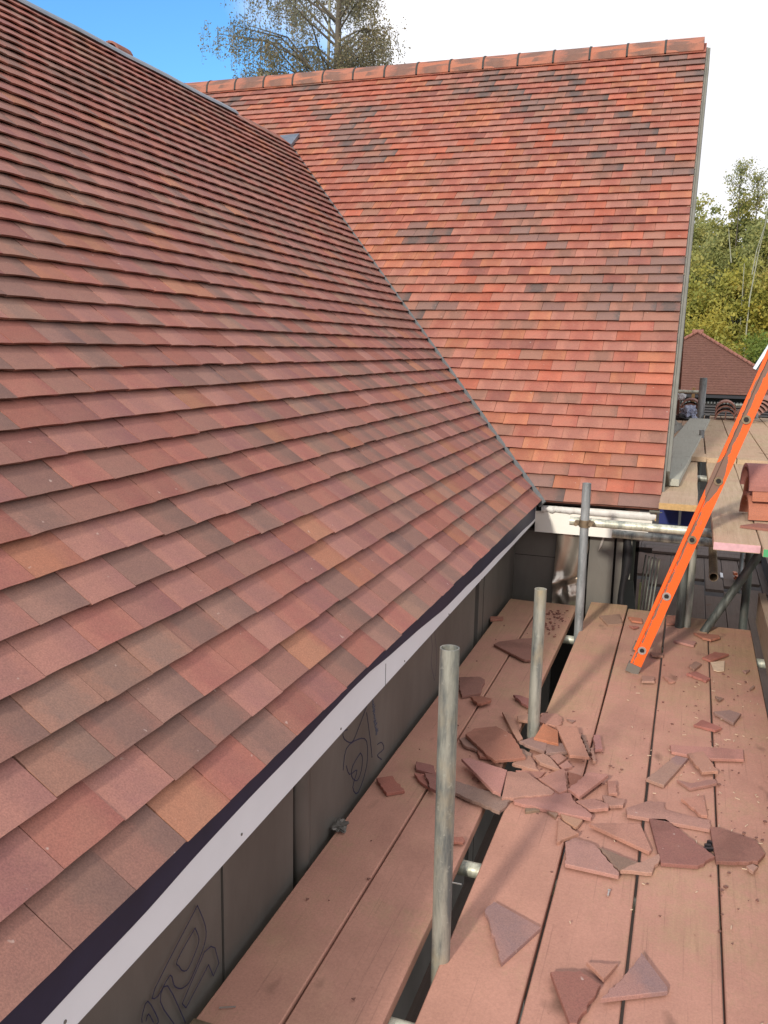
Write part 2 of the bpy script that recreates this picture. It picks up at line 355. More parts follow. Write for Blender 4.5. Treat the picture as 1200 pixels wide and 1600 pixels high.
CLS['b_dark'] = ((.255, .145, .118), (.155, .115, .102), .95)
def tile_geo(w, rnd, length=TL):
    cam_ = rnd.uniform(0.0010, 0.0026); arch = rnd.uniform(.0015, .0042); lc = rnd.uniform(0.0, 0.003); tw = rnd.uniform(-.0005, .0005)
    nxs, ys = 4, [0.0, 0.11, length]
    top = []; bot = []
    for y in ys:
        for i in range(nxs + 1):
            t = i / nxs * 2 - 1; x = t * w / 2
            cy_ = cam_ * (1 - .8*min(1, y/.11)); z = -0.168 * y + cy_ * ((1 - t*t) - .4) + tw * t
            top.append((x, y + (rnd.uniform(-.0008, .0008) if y == 0 else 0), z)); bot.append((x, y + (.004 if y == 0 else 0), z - TT - .001 + (arch*(1 - t*t) if y == 0 else 0)))
    vs = top + bot; n = len(top); q = nxs + 1; fs = []
    for j in range(2):
        for i in range(nxs):
            a = j*q + i; fs.append((a, a+1, a+q+1, a+q)); fs.append((n+a, n+a+q, n+a+q+1, n+a+1))
    for i in range(nxs): fs.append((i, n+i, n+i+1, i+1)); a = 2*q+i; fs.append((a, a+1, n+a+1, n+a))
    for j in range(2):
        a = j*q; fs.append((a, a+q, n+a+q, n+a)); a = j*q+nxs; fs.append((a, n+a, n+a+q, a+q))
    return vs, fs
def tile_attrs(me, c1, c2, uvs):
    a = me.attributes.new('c1', 'FLOAT_COLOR', 'POINT'); b = me.attributes.new('c2', 'FLOAT_COLOR', 'POINT'); u = me.attributes.new('tuv', 'FLOAT_VECTOR', 'POINT')
    a.data.foreach_set('color', [x for c in c1 for x in (*c, 1.0)]); b.data.foreach_set('color', [x for c in c2 for x in (*c, 1.0)])
    u.data.foreach_set('vector', [x for c in uvs for x in c])
_variants = {}
def variant(cls, k, w):
    key = (cls, k, round(w, 3))
    if key not in _variants:
        rnd = random.Random(hash((len(cls), cls[0], k, int(w*1000))) if False else sum(map(ord, cls))*131 + k*17 + int(w*1000))
        vs, fs = tile_geo(w, rnd); m, f, ch = CLS[cls]; j = rnd.uniform(.84, 1.14); h = rnd.uniform(.94, 1.06)
        m = (m[0]*j, m[1]*j*h, m[2]*j*h); f = (f[0]*j, f[1]*j, f[2]*j)
        seed = rnd.uniform(-.5, .5) if rnd.random() < ch else 3.0
        _variants[key] = (vs, fs, m, f, seed, {})
    return _variants[key]
def variant_mesh(cls, k, w):
    v = variant(cls, k, w)
    if 'me' not in v[5]:
        me = bpy.data.meshes.new('clay_tile'); me.from_pydata(v[0], [], v[1]); me.update()
        sm = [False]*len(me.polygons)
        pass
        me.polygons.foreach_set('use_smooth', sm)
        n = len(v[0]); tile_attrs(me, [v[2]]*n, [v[3]]*n, [(p[0]/w, p[1]/.165, v[4]) for p in v[0]]); me.materials.append(M['tile']); v[5]['me'] = me
    return v[5]['me']
def clip(vs, fs, sign, off=0.0):
    bm = bmesh.new(); bv = [bm.verts.new(v) for v in vs]
    for f in fs: bm.faces.new([bv[i] for i in f])
    co = Vector((VP.x + vn.x*off, VP.y + vn.y*off, 0)); no = Vector((vn.x, vn.y, 0)) * -sign
    g = bmesh.ops.bisect_plane(bm, geom=bm.verts[:] + bm.edges[:] + bm.faces[:], plane_co=co, plane_no=no, clear_outer=True)
    ed = [e for e in g['geom_cut'] if isinstance(e, bmesh.types.BMEdge)]
    if ed:
        try: bmesh.ops.holes_fill(bm, edges=ed, sides=0)
        except Exception: pass
    bm.verts.index_update(); V = [v.co.copy() for v in bm.verts]; F = [[v.index for v in f.verts] for f in bm.faces]; bm.free()
    return V, F
camI = cam.matrix_world.inverted()
def px(p):
    c = camI @ Vector(p)
    if c.z > -0.1: return None
    return (600 + 1374 * c.x / -c.z, 800 - 1374 * c.y / -c.z)
def lay(O, U, Vx, Nn, tiles, parent, sign, clsfn, seed):
    """tiles: (v, k, width). Largest 300 in view become objects, the rest one mesh."""
    rnd = random.Random(seed); items = []
    for v, k, w in tiles:
        c = O + U*(G*k + .05) + Vx*v
        free = sign < 0 and k >= 42
        if not free and sign * vdist(c) < -0.28: continue
        cls = clsfn(v, k, rnd); kk = rnd.randrange(6)
        rot = rnd.gauss(0, .0045); du = rnd.gauss(0, .0013); dn = rnd.gauss(0, .0007) + .0006
        cr, sr = math.cos(rot), math.sin(rot)
        ax = Vx*cr + U*sr; ay = U*cr - Vx*sr
        o = O + U*(G*k + du) + Vx*v + Nn*(dn - .0005)
        Mx = Matrix(((ax.x, ay.x, Nn.x, o.x), (ax.y, ay.y, Nn.y, o.y), (ax.z, ay.z, Nn.z, o.z), (0, 0, 0, 1)))
        corners = [O + U*(G*k + b) + Vx*(v + a*w/2) for a in (-1, 1) for b in (0, G)]
        ds = [sign*vdist(O + U*(G*k + b) + Vx*(v + a*w/2)) for a in (-1, 1) for b in (0, TL)]
        if free: ds = [1]
        if max(ds) < 0: continue
        cut = min(ds) < 0.004
        q = [px(p) for p in corners]; area = 0
        if all(q):
            inside = sum(0 < a[0] < 1200 and 0 < a[1] < 1600 for a in q)
            if inside: area = abs((q[3][0]-q[0][0])*(q[2][1]-q[1][1]) - (q[2][0]-q[1][0])*(q[3][1]-q[0][1]))/2 * inside/4
        items.append((area, cls, kk, w, Mx, cut))
    items.sort(key=lambda t: -t[0])
    big = items[:300]; rest = items[300:]
    for area, cls, kk, w, Mx, cut in big:
        if cut:
            v = variant(cls, kk, w); V, F = clip([Mx @ Vector(p) for p in v[0]], v[1], sign, .002 if sign > 0 else -.0)
            if len(F) < 3: continue
            I = Mx.inverted(); V = [I @ p for p in V]
            me = bpy.data.meshes.new('clay_tile'); me.from_pydata(V, [], F); me.update(); me.materials.append(M['tile'])
            n = len(V); tile_attrs(me, [v[2]]*n, [v[3]]*n, [(p[0]/w, p[1]/.165, v[4]) for p in V])
        else: me = variant_mesh(cls, kk, w)
        o = bpy.data.objects.new('tile', me); COL.objects.link(o); o.parent = parent; o.matrix_parent_inverse = Matrix.Identity(4)
        o.matrix_basis = PINV @ Mx
    AV = []; AF = []; A1 = []; A2 = []; AU = []; AS = []
    for area, cls, kk, w, Mx, cut in rest:
        v = variant(cls, kk, w); V = [Mx @ Vector(p) for p in v[0]]; F = v[1]; b = len(AV)
        if cut:
            V, F = clip(V, F, sign, .002 if sign > 0 else 0)
            I = Mx.inverted(); L_ = [I @ p for p in V]; AS += [False]*len(F)
        else: L_ = v[0]; AS += [False]*len(F)
        AV += V; AF += [tuple(i+b for i in f) for f in F]; n = len(V)
        A1 += [v[2]]*n; A2 += [v[3]]*n; AU += [(p[0]/w, p[1]/.165, v[4]) for p in L_]
    me = bpy.data.meshes.new('roof_tiles'); me.from_pydata([tuple(p) for p in AV], [], AF); me.update()
    me.polygons.foreach_set('use_smooth', AS)
    tile_attrs(me, A1, A2, AU); me.materials.append(M['tile'])
    o = bpy.data.objects.new('roof_tiles', me); COL.objects.link(o); o.parent = parent; o.matrix_basis = PINV
    o['kind'] = 'stuff'; return o
PINV = Matrix.Identity(4)
def hpart(name, mbq, mat, parent=house, label=None):
    o = link(name, mbq.mesh(name), mat); o.parent = parent
    o.matrix_parent_inverse = Matrix.Translation(-house.location) if parent is house else Matrix.Identity(4)
    if label: o['label'] = label
    return o

def slab(P, th, nrm):                      # thin sheet with thickness from an outline
    q = MB(); n = len(P); P = [Vector(p) for p in P]; d = Vector(nrm) * -th
    q.add(P + [p + d for p in P], [tuple(range(n)), tuple(range(2*n-1, n-1, -1))] + [(i, n+i, n+(i+1) % n, (i+1) % n) for i in range(n)]); return q
aP = lambda y, s, n=-.055: OA + UA*s + Vector((0, y, 0)) + NA*n
bP = lambda x, s, n=-.055: OB + UB*s + Vector((x, 0, 0)) + NB*n
yv = lambda s: 5.47 + s*math.sin(PA)/math.tan(PB)
xv = lambda s: -0.84 - s*math.sin(PB)/math.tan(PA)
roofA = hpart('roof', slab([aP(-4, .03), aP(yv(.03), .03), aP(yv(RIDGE_A), RIDGE_A), aP(-4, RIDGE_A)], .02, NA), M['under'], house, 'nearer roof slope in soft light running down the left side')
hb = RIDGE_A*math.sin(PA)
roofB = hpart('roof', slab([bP(-.16, .03), bP(-.16, RIDGE_B), bP(-7.6, RIDGE_B), bP(-7.6, 3.6), bP(xv(3.6)-.02, 3.6), bP(xv(.03), .03)], .02, NB), M['under'], house, 'farther sunlit roof slope facing the camera')
backs = MB()
ra = OA + UA*RIDGE_A + NA*-.06; rb = OB + UB*RIDGE_B + NB*-.06
for P, nn in (([(ra.x, -4, ra.z), (ra.x, 10, ra.z), (ra.x-3.3, 10, -.95), (ra.x-3.3, -4, -.95)], (-.7, 0, .7)), ([(-.16, rb.y, rb.z), (-.16, 13.9, -.95), (-7.6, 13.9, -.95), (-7.6, rb.y, rb.z)], (0, .7, .7))):
    s_ = slab(P, .03, nn); backs.add(s_.v, s_.f)
M['backroof'] = flat('plain_red_roof', (0.26, 0.11, 0.08), 0.9, 0, 0.3, 14)
hpart('back_roof', backs, M['backroof'])

def clsA(v, k, rnd):
    n = noise.noise(Vector((v*1.3, k*.16, 3.1)))
    r = rnd.random() + n * .25
    if rnd.random() < .07: return 'orange'
    if rnd.random() < .05: return 'dark'
    return 'purple' if r < .14 else 'red' if r < .36 else 'pink' if r < .66 else 'brown' if r < .93 else 'khaki'
def clsB(v, k, rnd):
    n = noise.noise(Vector((v*.9 + k*.11, k*.11 - v*.55, 7.3))); n2 = noise.noise(Vector((v*1.9 + k*.2, k*.22, 1.7)))
    r = rnd.random()
    if n + n2*.5 > .10: return 'b_dark' if r < .36 else 'b_brown' if r < .66 else 'b_purple' if r < .72 else 'b_pink' if r < .86 else 'b_red'
    if n2 < -.20 and r < .35: return 'b_orange'
    return 'b_bright' if r < .20 else 'b_red' if r < .50 else 'b_pink' if r < .76 else 'b_orange' if r < .84 else 'b_purple' if r < .92 else 'b_brown'
tA = []
for k in range(0, 42):
    y0 = .996 - TW*8 + (k % 2)*TW/2 + (k*.07//TW)*TW; y = y0 + TW/2
    while y < yv(G*k) + .3: tA.append((y, k, TW - .0016)); y += TW
tB = []
for k in range(0, 53):
    x = -.13; w = TW*1.5 if k % 2 == 0 else TW
    x1 = xv(G*k) - .3 if k < 44 else -7.5
    while x > x1: tB.append((x - w/2, k, w - .0016)); x -= w; w = TW
PINV = Matrix.Identity(4)
lay(OA, UA, Vector((0, 1, 0)), NA, tA, roofA, +1, clsA, 5)
lay(OB, UB, Vector((1, 0, 0)), NB, tB, roofB, -1, clsB, 8)
# undereave course peeping out under the first course
for O, U, Vx, Nn, rng, par in ((OA, UA, Vector((0, 1, 0)), NA, (-.3, 5.44), roofA), (OB, UB, Vector((1, 0, 0)), NB, (-.83, -.135), roofB)):
    q = MB(); a = rng[0]
    while a < rng[1]:
        b = min(a + TW, rng[1]); 
        P = [O + U*.006 + Vx*a - Nn*.0145, O + U*.006 + Vx*(b-.002) - Nn*.0145, O + U*.17 + Vx*(b-.002) - Nn*.038, O + U*.17 + Vx*a - Nn*.038]
        s_ = slab(P, .011, Nn); q.add(s_.v, s_.f); a = b
    o = hpart('undereave_course', q, M['backroof'], par)
    o['kind'] = 'stuff'
# valley trim: thin grey upstand where the near slope is cut
q = MB(); n0 = NA*.012; n1 = NA*-.04
prev = None
sd_ = Vector((vn.x, vn.y, 0))
for i in range(61):
    s = -.02 + (RIDGE_A - .02)*i/60; c = Vector((xv(s), yv(s), OA.z + s*math.sin(PA)))
    j = .0012*math.sin(i*2.1)
    cur = [c + sd_*.001 + n0*(.75+j*50), c - sd_*.011 + n0*(.75+j*50), c - sd_*.011 + n1, c + sd_*.001 + n1]
    if prev: q.add(prev + cur, [(0, 1, 5, 4), (1, 2, 6, 5), (2, 3, 7, 6), (3, 0, 4, 7)])
    else: q.add(cur, [(0, 3, 2, 1)])
    prev = cur
q.add(prev, [(0, 1, 2, 3)])
hpart('valley_trim', q, M['trim'], roofA)
# lead along the top of the near slope, a ridge tile end behind it, and the little lead saddle
q = MB(); prev = None
for i in range(32):
    y = -1 + i*(7.56+1)/31; c = OA + UA*(RIDGE_A-.03) + Vector((0, y, 0)) + NA*(.012 + .003*math.sin(i*1.7))
    cur = [c - UA*.022 - NA*.008, c, c + UA*.035 + NA*.0, c + UA*.09 - NA*.09, c - NA*.03]
    if prev: q.add(prev + cur, [(a, (a+1) % 5, 5+(a+1) % 5, 5+a) for a in range(5)], False)
    else: q.add(cur, [(4, 3, 2, 1, 0)])
    prev = cur
q.add(prev, [(0, 1, 2, 3, 4)]); hpart('lead_ridge', q, M['lead'], roofA)
q = MB(); c = Vector((ra.x - .06, 5.95, ra.z + .045))
for i in range(8):
    a0, a1 = math.pi*i/8, math.pi*(i+1)/8
    for r0, r1 in ((.085, .07),):
        ring = [(math.cos(a0)*r0, math.sin(a0)*r0), (math.cos(a1)*r0, math.sin(a1)*r0), (math.cos(a1)*r1, math.sin(a1)*r1), (math.cos(a0)*r1, math.sin(a0)*r1)]
        q.add([(c.x+x, c.y+yy, c.z+z) for yy in (-.09, .09) for x, z in ring], [(3,2,1,0), (4,5,6,7), (0,1,5,4), (2,3,7,6), (1,2,6,5), (3,0,4,7)])
hpart('ridge_tile', q, M['backroof'], roofA, 'lone terracotta ridge tile showing over the near ridge')
s1 = (OB.z, 0)
q = MB(); Z = Vector((0, 0, 1)); sad = [Vector((-4.20, 8.70, 2.09)), Vector((-3.99, 8.71, 2.10)), Vector((-4.02, 8.53, 1.93)), Vector((-4.12, 8.55, 1.95))]
q.add([p + NB*.02 for p in sad] + [p - NB*.01 for p in sad], [(3,2,1,0), (4,5,6,7), (0,1,5,4), (1,2,6,5), (2,3,7,6), (3,0,4,7)])
hpart('lead_saddle', q, M['lead'], roofB)
# ridge tiles of the far roof, dark joints between
rc = OB + UB*RIDGE_B + NB*0.0
RL = .357
def ridge_mesh(rnd):
    q = MB(); n = 8; w = RL - .018; prof = []
    for i in range(n+1):
        t = math.pi*i/n; prof.append((-math.cos(t)*.135, -.112 + .150*math.sin(t)**.85))
    inn = [(y*.88, z - .014) for y, z in prof]
    for x0, x1 in ((-w/2, w/2),):
        for i in range(n):
            q.add([(x0, *prof[i]), (x1, *prof[i]), (x1, *prof[i+1]), (x0, *prof[i+1])], [(0,1,2,3)], True)
            q.add([(x0, *inn[i]), (x1, *inn[i]), (x1, *inn[i+1]), (x0, *inn[i+1])], [(3,2,1,0)], True)
            for x, o_ in ((x0, (0,1,2,3)), (x1, (3,2,1,0))): q.add([(x, *prof[i]), (x, *prof[i+1]), (x, *inn[i+1]), (x, *inn[i])], [o_])
        for j in (0, n): q.add([(x0, *prof[j]), (x1, *prof[j]), (x1, *inn[j]), (x0, *inn[j])], [(0,1,2,3)])
    me = q.mesh('ridge_tile'); k = len(me.vertices); cl = rnd.choice([(.46,.165,.10), (.44,.17,.11), (.47,.18,.11), (.40,.16,.11)])
    tile_attrs(me, [cl]*k, [(.20, .115, .09)]*k, [(v.co.x/w*.9 + .25*rnd.random(), v.co.z*3, rnd.uniform(-.1,.3)) for v in me.vertices]); me.materials.append(M['tile']); return me
rr = random.Random(3); rm = [ridge_mesh(rr) for _ in range(5)]
x = -.145 - RL/2; i = 0; mj = MB()
while x > -7.5:
    o = bpy.data.objects.new('ridge_tile', rm[(i*3) % 5]); COL.objects.link(o); o.parent = roofB
    o.location = (x, rc.y + .02, rc.z + .02 + rr.uniform(-.003, .003)); o.rotation_euler = (0, rr.uniform(-.004, .004), 0)
    pr = [(-math.cos(math.pi*a/8)*.138, -.110 + .153*math.sin(math.pi*a/8)**.85) for a in range(9)]
    mj.add([(x - RL/2 + dx, rc.y + .02 + y_, rc.z + .02 + z_) for dx in (-.010, .010) for y_, z_ in pr], [(a, a+1, 10+a, 9+a) for a in range(8)] + [tuple(range(8, -1, -1)), tuple(range(9, 18))])
    x -= RL; i += 1
mb_ = MB(); mb_.box((-7.5, rc.y - .09, rc.z - .10), (-.16, rc.y + .13, rc.z - .04)); mj.add(mb_.v, mb_.f)
hpart('ridge_mortar', mj, M['mortar'], roofB)
# verge: cement board and barge under the right edge
q = MB()
def beam(q, s0, s1, x0, x1, n0_, n1_):
    P = [OB + UB*s0 + NB*n0_, OB + UB*s1 + NB*n0_, OB + UB*s1 + NB*n1_, OB + UB*s0 + NB*n1_]
    q.add([(x0, p.y, p.z) for p in P] + [(x1, p.y, p.z) for p in P], [(0,1,2,3), (7,6,5,4), (0,4,5,1), (1,5,6,2), (2,6,7,3), (3,7,4,0)])
beam(q, .0, RIDGE_B, -.19, -.115, -.040, -.052)
hpart('verge_undercloak', q, M['barge'], roofB)
q = MB(); beam(q, .34, RIDGE_B + .02, -.165, -.094, -.056, -.27); hpart('barge_board', q, M['barge'], roofB)
q = MB(); m_ = random.Random(2)
for k in range(0, 53, 1):
    if m_.random() < .6:
        p = OB + UB*(G*k + .02) + Vector((-.138, 0, 0)) - NB*.026; q.box((p.x-.02, p.y-.014, p.z-.005), (p.x+.007+m_.random()*.004, p.y+.014, p.z+.006))
o = hpart('verge_mortar', q, M['chip'], roofB); o['kind'] = 'stuff'
# fascias, near wing
def ribbon(xo, xi, pts):      # pts (y, ztop, zbot)
    q = MB(); prev = None
    for y, a, b in pts:
        cur = [(xo, y, a), (xi, y, a), (xi, y, b), (xo, y, b)]
        if prev: q.add(prev + cur, [(0,1,5,4), (1,2,6,5), (2,3,7,6), (3,0,4,7)])
        else: q.add(cur, [(0,1,2,3)])
        prev = cur
    q.add(prev, [(3,2,1,0)]); return q
hpart('fascia_board', ribbon(-.885, -.91, [(-4, -.96, -1.120), (1.4, -.96, -1.120), (2.45, -.96, -1.106), (3.4, -.96, -1.097), (5.55, -.96, -1.083)]), M['white'], house, 'white fascia board under the near eave')
nb = [(-4, -1.053), (.9, -1.052), (1.4, -1.03), (1.9, -1.012), (2.45, -.998), (2.9, -1.022), (3.4, -1.043), (4.4, -1.052), (5.5, -1.06)]
fine = []
for (ya, za), (yb, zb) in zip(nb[:-1], nb[1:]):
    for i in range(10): t = i/10; fine.append((ya + (yb-ya)*t, -.945, za + (zb-za)*t + .0025*math.sin((ya+(yb-ya)*t)*9) + .002*noise.noise(Vector(((ya+(yb-ya)*t)*6, 1, 2)))))
fine.append((5.5, -.945, -1.06))
q = MB()
for y in (1.02, 1.62, 2.22, 2.82, 3.42, 4.02, 4.62): q.tube((-.8851, y, -1.092), (-.8835, y, -1.092), .0035, 8)
o = hpart('fascia_nail', q, M['rubber']); o['kind'] = 'stuff'
q = MB(); q.box((-.8853, 2.612, -1.106), (-.8843, 2.615, -1.03)); hpart('fascia_joint', q, M['soffit'])
hpart('eaves_membrane', ribbon(-.881, -.884, fine), M['navy'], house, 'dark navy membrane strip hanging below the near eave tiles')
q = MB(); q.box((-1.07, -4, -1.098), (-.89, 5.54, -1.085)); hpart('soffit', q, M['soffit'])
# far wing fascia and crinkled wrap
q = MB(); q.box((-.886, 5.545, -1.152), (-.40, 5.57, -1.018)); q.box((-.40, 5.545, -1.148), (-.19, 5.57, -1.135)); q.box((-.40, 5.552, -1.13), (-.19, 5.57, -1.018)); hpart('fascia_board', q, M['cream'], house, 'cream fascia board under the far eave')
q = MB(); nn = 40; prev = None; rw = random.Random(4)
for i in range(nn+1):
    x = -.848 + (.848-.15)*i/nn; am = .006 if i < 18 else .0015
    zb = -1.018 + rw.uniform(-am, am); yo = 5.532 + rw.uniform(-am, am)*.8; zt = -.972 - (.004 if i < 16 else 0)
    cur = [(x, yo, zt), (x, yo - .004 + rw.uniform(-am, am), (zt+zb)/2), (x, yo + .003, zb), (x, yo+.012, zb), (x, yo+.012, zt)]
    if prev: q.add(prev+cur, [(a, (a+1) % 5, 5+(a+1) % 5, 5+a)[::-1] for a in range(5)], True)
    else: q.add(cur, [(0,1,2,3,4)])
    prev = cur
q.add(prev, [(4,3,2,1,0)]); hpart('eave_wrap', q, M['wrap'], house, 'crinkled white wrap along the far eave')
q = MB(); q.box((-.155, 5.53, -1.02), (-.148, 5.58, -.97)); hpart('batten_end', q, M['cutlitwood']); q = MB(); q.box((-.41, 5.525, -1.036), (-.17, 5.543, -1.021)); hpart('cover_strip', q, M['cream'])
q = MB(); q.box((-1.02, 5.57, -1.152), (-.17, 5.66, -1.14)); hpart('soffit', q, M['soffit'])
# walls
wall = hpart('wall', (lambda q: (q.box((-1.30, -4, -6.2), (-1.075, 5.63, -1.10)), q)[1])(MB()), M['blackdull'], house, 'wall of the near wing behind foil faced boards')
ys = [-4, -2.4, -.6, 1.28, 1.77, 2.19]; 
def panel(x0, x1, y0, y1, z0, z1, par):
    q = MB(); q.box((x0, y0, z0), (x1, y1, z1)); return hpart('insulation_board', q, M['foilboard'], par)
for a, b in zip(ys[:-1], ys[1:]): panel(-1.07, -1.022 - .004*(ys.index(a) % 2), a + .003, b - .002, -3.4, -1.099, wall)
pl = panel(-1.07, -1.02, 2.285, 3.30, -3.4, -1.099, wall)
for a, b in ((3.304, 3.94), (3.943, 4.52), (4.61, 4.72), (4.74, 5.66)): panel(-1.07, -1.022 - .003*(a > 3.5), a, b, -3.4, -1.099, wall)
# foil flap curling off the edge of a board
q = MB(); prev = None
for i in range(15):
    z = -1.11 - i*.11; t = i/14; bulge = .035*math.sin(min(1, t*3)*math.pi)
    cur = [(-1.019, 2.31, z), (-1.012, 2.275 - bulge*.2, z), (-1.03, 2.245 - bulge*.8, z), (-1.055, 2.25 - bulge*.5, z), (-1.052, 2.262 - bulge*.5, z), (-1.03, 2.257 - bulge*.8, z), (-1.017, 2.285 - bulge*.2, z), (-1.0205, 2.31, z)]
    if prev: q.add(prev+cur, [(a, (a+1) % 8, 8+(a+1) % 8, 8+a) for a in range(8)], True)
    prev = cur
hpart('foil_flap', q, M['foilboard'], wall)
# blue outline print on the boards
INK = [[(1.645,-1.321),(1.463,-1.407),(1.474,-1.434),(1.523,-1.418),(1.538,-1.456),(1.56,-1.481),(1.584,-1.493),(1.612,-1.491),(1.673,-1.444),(1.679,-1.399),(1.645,-1.321)],
 [(1.632,-1.372),(1.554,-1.401),(1.56,-1.422),(1.576,-1.446),(1.6,-1.456),(1.64,-1.429),(1.648,-1.409),(1.632,-1.372)],
 [(1.533,-1.553),(1.482,-1.455),(1.512,-1.437),(1.58,-1.587)],
 [(1.585,-1.552),(1.569,-1.528),(1.672,-1.465),(1.703,-1.471),(1.722,-1.489),(1.74,-1.545),(1.711,-1.56),(1.69,-1.513),(1.585,-1.552)],
 [(1.412,-1.451),(1.413,-1.436),(1.435,-1.417),(1.471,-1.491),(1.464,-1.498)], [(1.426,-1.459),(1.436,-1.45),(1.453,-1.484)],
 [(2.618,-1.287),(2.579,-1.278),(2.59,-1.309),(2.661,-1.352),(2.712,-1.335),(2.806,-1.277)],
 [(2.583,-1.419),(2.61,-1.353),(2.723,-1.368),(2.812,-1.415),(2.817,-1.513),(2.731,-1.576),(2.677,-1.528),(2.717,-1.483),(2.644,-1.464),(2.612,-1.417)],
 [(2.747,-1.431),(2.674,-1.446),(2.665,-1.482),(2.719,-1.524),(2.761,-1.504),(2.77,-1.458),(2.747,-1.431)],
 [(2.807,-1.302),(2.846,-1.409),(2.874,-1.506)], [(2.931,-1.48),(2.981,-1.494),(3.008,-1.532),(2.934,-1.525),(2.985,-1.566)],
 [(3.627,-1.239),(3.672,-1.333),(3.662,-1.411),(3.727,-1.516)], [(3.699,-1.261),(3.75,-1.4),(3.743,-1.501)]]
def smooth(P, n=4):
    out = []
    for i in range(len(P)-1):
        p0 = P[max(i-1, 0)]; p1 = P[i]; p2 = P[i+1]; p3 = P[min(i+2, len(P)-1)]
        for j in range(n):
            t = j/n; out.append(tuple(.5*((2*b) + (-a+c)*t + (2*a-5*b+4*c-d)*t*t + (-a+3*b-3*c+d)*t**3) for a, b, c, d in zip(p0, p1, p2, p3)))
    out.append(P[-1]); return out
q = MB()
for P in INK: q.strip([(-1.0195 - (.003 if p[0] > 3.35 else 0), p[0], p[1]) for p in (P if P[0][0] > 1.56 and P[0][0] < 1.6 else smooth(P, 3))], .0026 if P[0][0] < 2 else .0036, (1, 0, 0))
hpart('printed_outline', q, M['ink'], wall)['kind'] = 'stuff'
q = MB(); rs = random.Random(9)
for i in range(26):
    t = i/26; y0 = 2.865 + .055*t; z0 = -1.27 - .17*t
    q.strip([(-1.0195, y0 + rs.uniform(-.012, .0), z0), (-1.0195, y0 + rs.uniform(.006, .022), z0 - rs.uniform(-.004, .006))], .0035, (1, 0, 0))
hpart('small_print', q, M['inkpale'], wall)
# far wing front wall
wallb = hpart('wall', (lambda q: (q.box((-1.2, 5.69, -6.2), (-.34, 5.9, -.96)), q)[1])(MB()), M['blackdull'], house, 'wall of the far wing under the cream fascia')
for x0, x1, y0 in ((-1.06, -.752, 5.625), (-.545, -.392, 5.63), (-.378, -.338, 5.64)):
    q = MB(); q.box((x0, y0, -3.4), (x1, 5.685, -1.153)); hpart('insulation_board', q, M['foilboard'], wallb)
q = MB(); q.box((-1.02, 5.6245, -1.331), (-.752, 5.6255, -1.327)); hpart('board_seam', q, M['blackdull'], wallb)
# crinkled foil strip hanging between the boards
q = MB(); nxx, nz = 14, 30; vs = []
for j in range(nz+1):
    for i in range(nxx+1):
        u = i/nxx; v = j/nz; z = -1.153 - v*.50
        x = -.748 + u*(.19 + .012*math.sin(v*9)) - .012*v
        fold = .018*math.sin(u*math.pi) + .012*math.sin(u*9 + v*3) + (.05*math.exp(-((v-.66)/.08)**2) * math.sin(u*4 + v*12) + .02*noise.noise(Vector((u*5, v*9, 2)))*max(0, min(1, v*4-2)))
        vs.append((x, 5.60 - fold, z))
nv_ = len(vs)
q.add(vs + [(x, y+.004, z) for x, y, z in vs], [f for j in range(nz) for i in range(nxx) for f in (((j+1)*(nxx+1)+i, (j+1)*(nxx+1)+i+1, j*(nxx+1)+i+1, j*(nxx+1)+i), (nv_ + j*(nxx+1)+i, nv_ + j*(nxx+1)+i+1, nv_ + (j+1)*(nxx+1)+i+1, nv_ + (j+1)*(nxx+1)+i))], True)
hpart('foil_strip', q, M['foil'], wallb, 'shiny crumpled foil strip')
q = MB(); q.add([(-.478, 5.622, -1.215), (-.465, 5.622, -1.165), (-.452, 5.622, -1.162), (-.468, 5.622, -1.225), (-.488, 5.622, -1.262)] + [(-.478, 5.628, -1.215), (-.465, 5.628, -1.165), (-.452, 5.628, -1.162), (-.468, 5.628, -1.225), (-.488, 5.628, -1.262)], [(0,1,2,3,4)[::-1], (5,6,7,8,9), (0,5,6,1)[::-1], (2,3,8,7), (3,4,9,8)])
hpart('foil_scrap', q, M['steel'], wallb)
# black sheet hanging at the corner, pale stud beside it
q = MB(); prev = None
for i in range(14):
    v = i/13; z = -1.152 - v*.62; wv = .02*math.sin(v*7)
    cur = [(-.338 + wv*.5, 5.61, z), (-.315, 5.585 - .02*v, z), (-.292 + wv + .05*max(0, v-.5), 5.60, z), (-.262 + .09*max(0, v-.45), 5.63, z), (-.262 + .09*max(0, v-.45), 5.66, z), (-.338, 5.66, z)]
    if prev: q.add(prev+cur, [(a, 6+a, 6+(a+1) % 6, (a+1) % 6) for a in range(6)], True)
    prev = cur
hpart('black_sheet', q, M['black'], wallb)
q = MB(); q.box((-.300, 5.60, -1.42), (-.281, 5.606, -1.153)); hpart('stud', q, M['barge'], wallb)
q = MB(); q.box((-.80, 5.9, -6.2), (-.62, 13.7, -1.1)); hpart('wall', q, M['brick'], house, 'gable side wall of the far wing')
q = MB(); q.add([(-.40, 5.75, -1.1), (-.40, 13.6, -1.1), (-.40, rc.y, rc.z-.25), (-.58, 5.75, -1.1), (-.58, 13.6, -1.1), (-.58, rc.y, rc.z-.25)], [(0,1,2), (5,4,3), (0,3,4,1), (1,4,5,2), (2,5,3,0)])
hpart('gable', q, M['brick'], house)
q = MB(); q.box((-7.6, 13.75, -6.2), (-.62, 13.9, -.8)); hpart('wall', q, M['brick'], house)

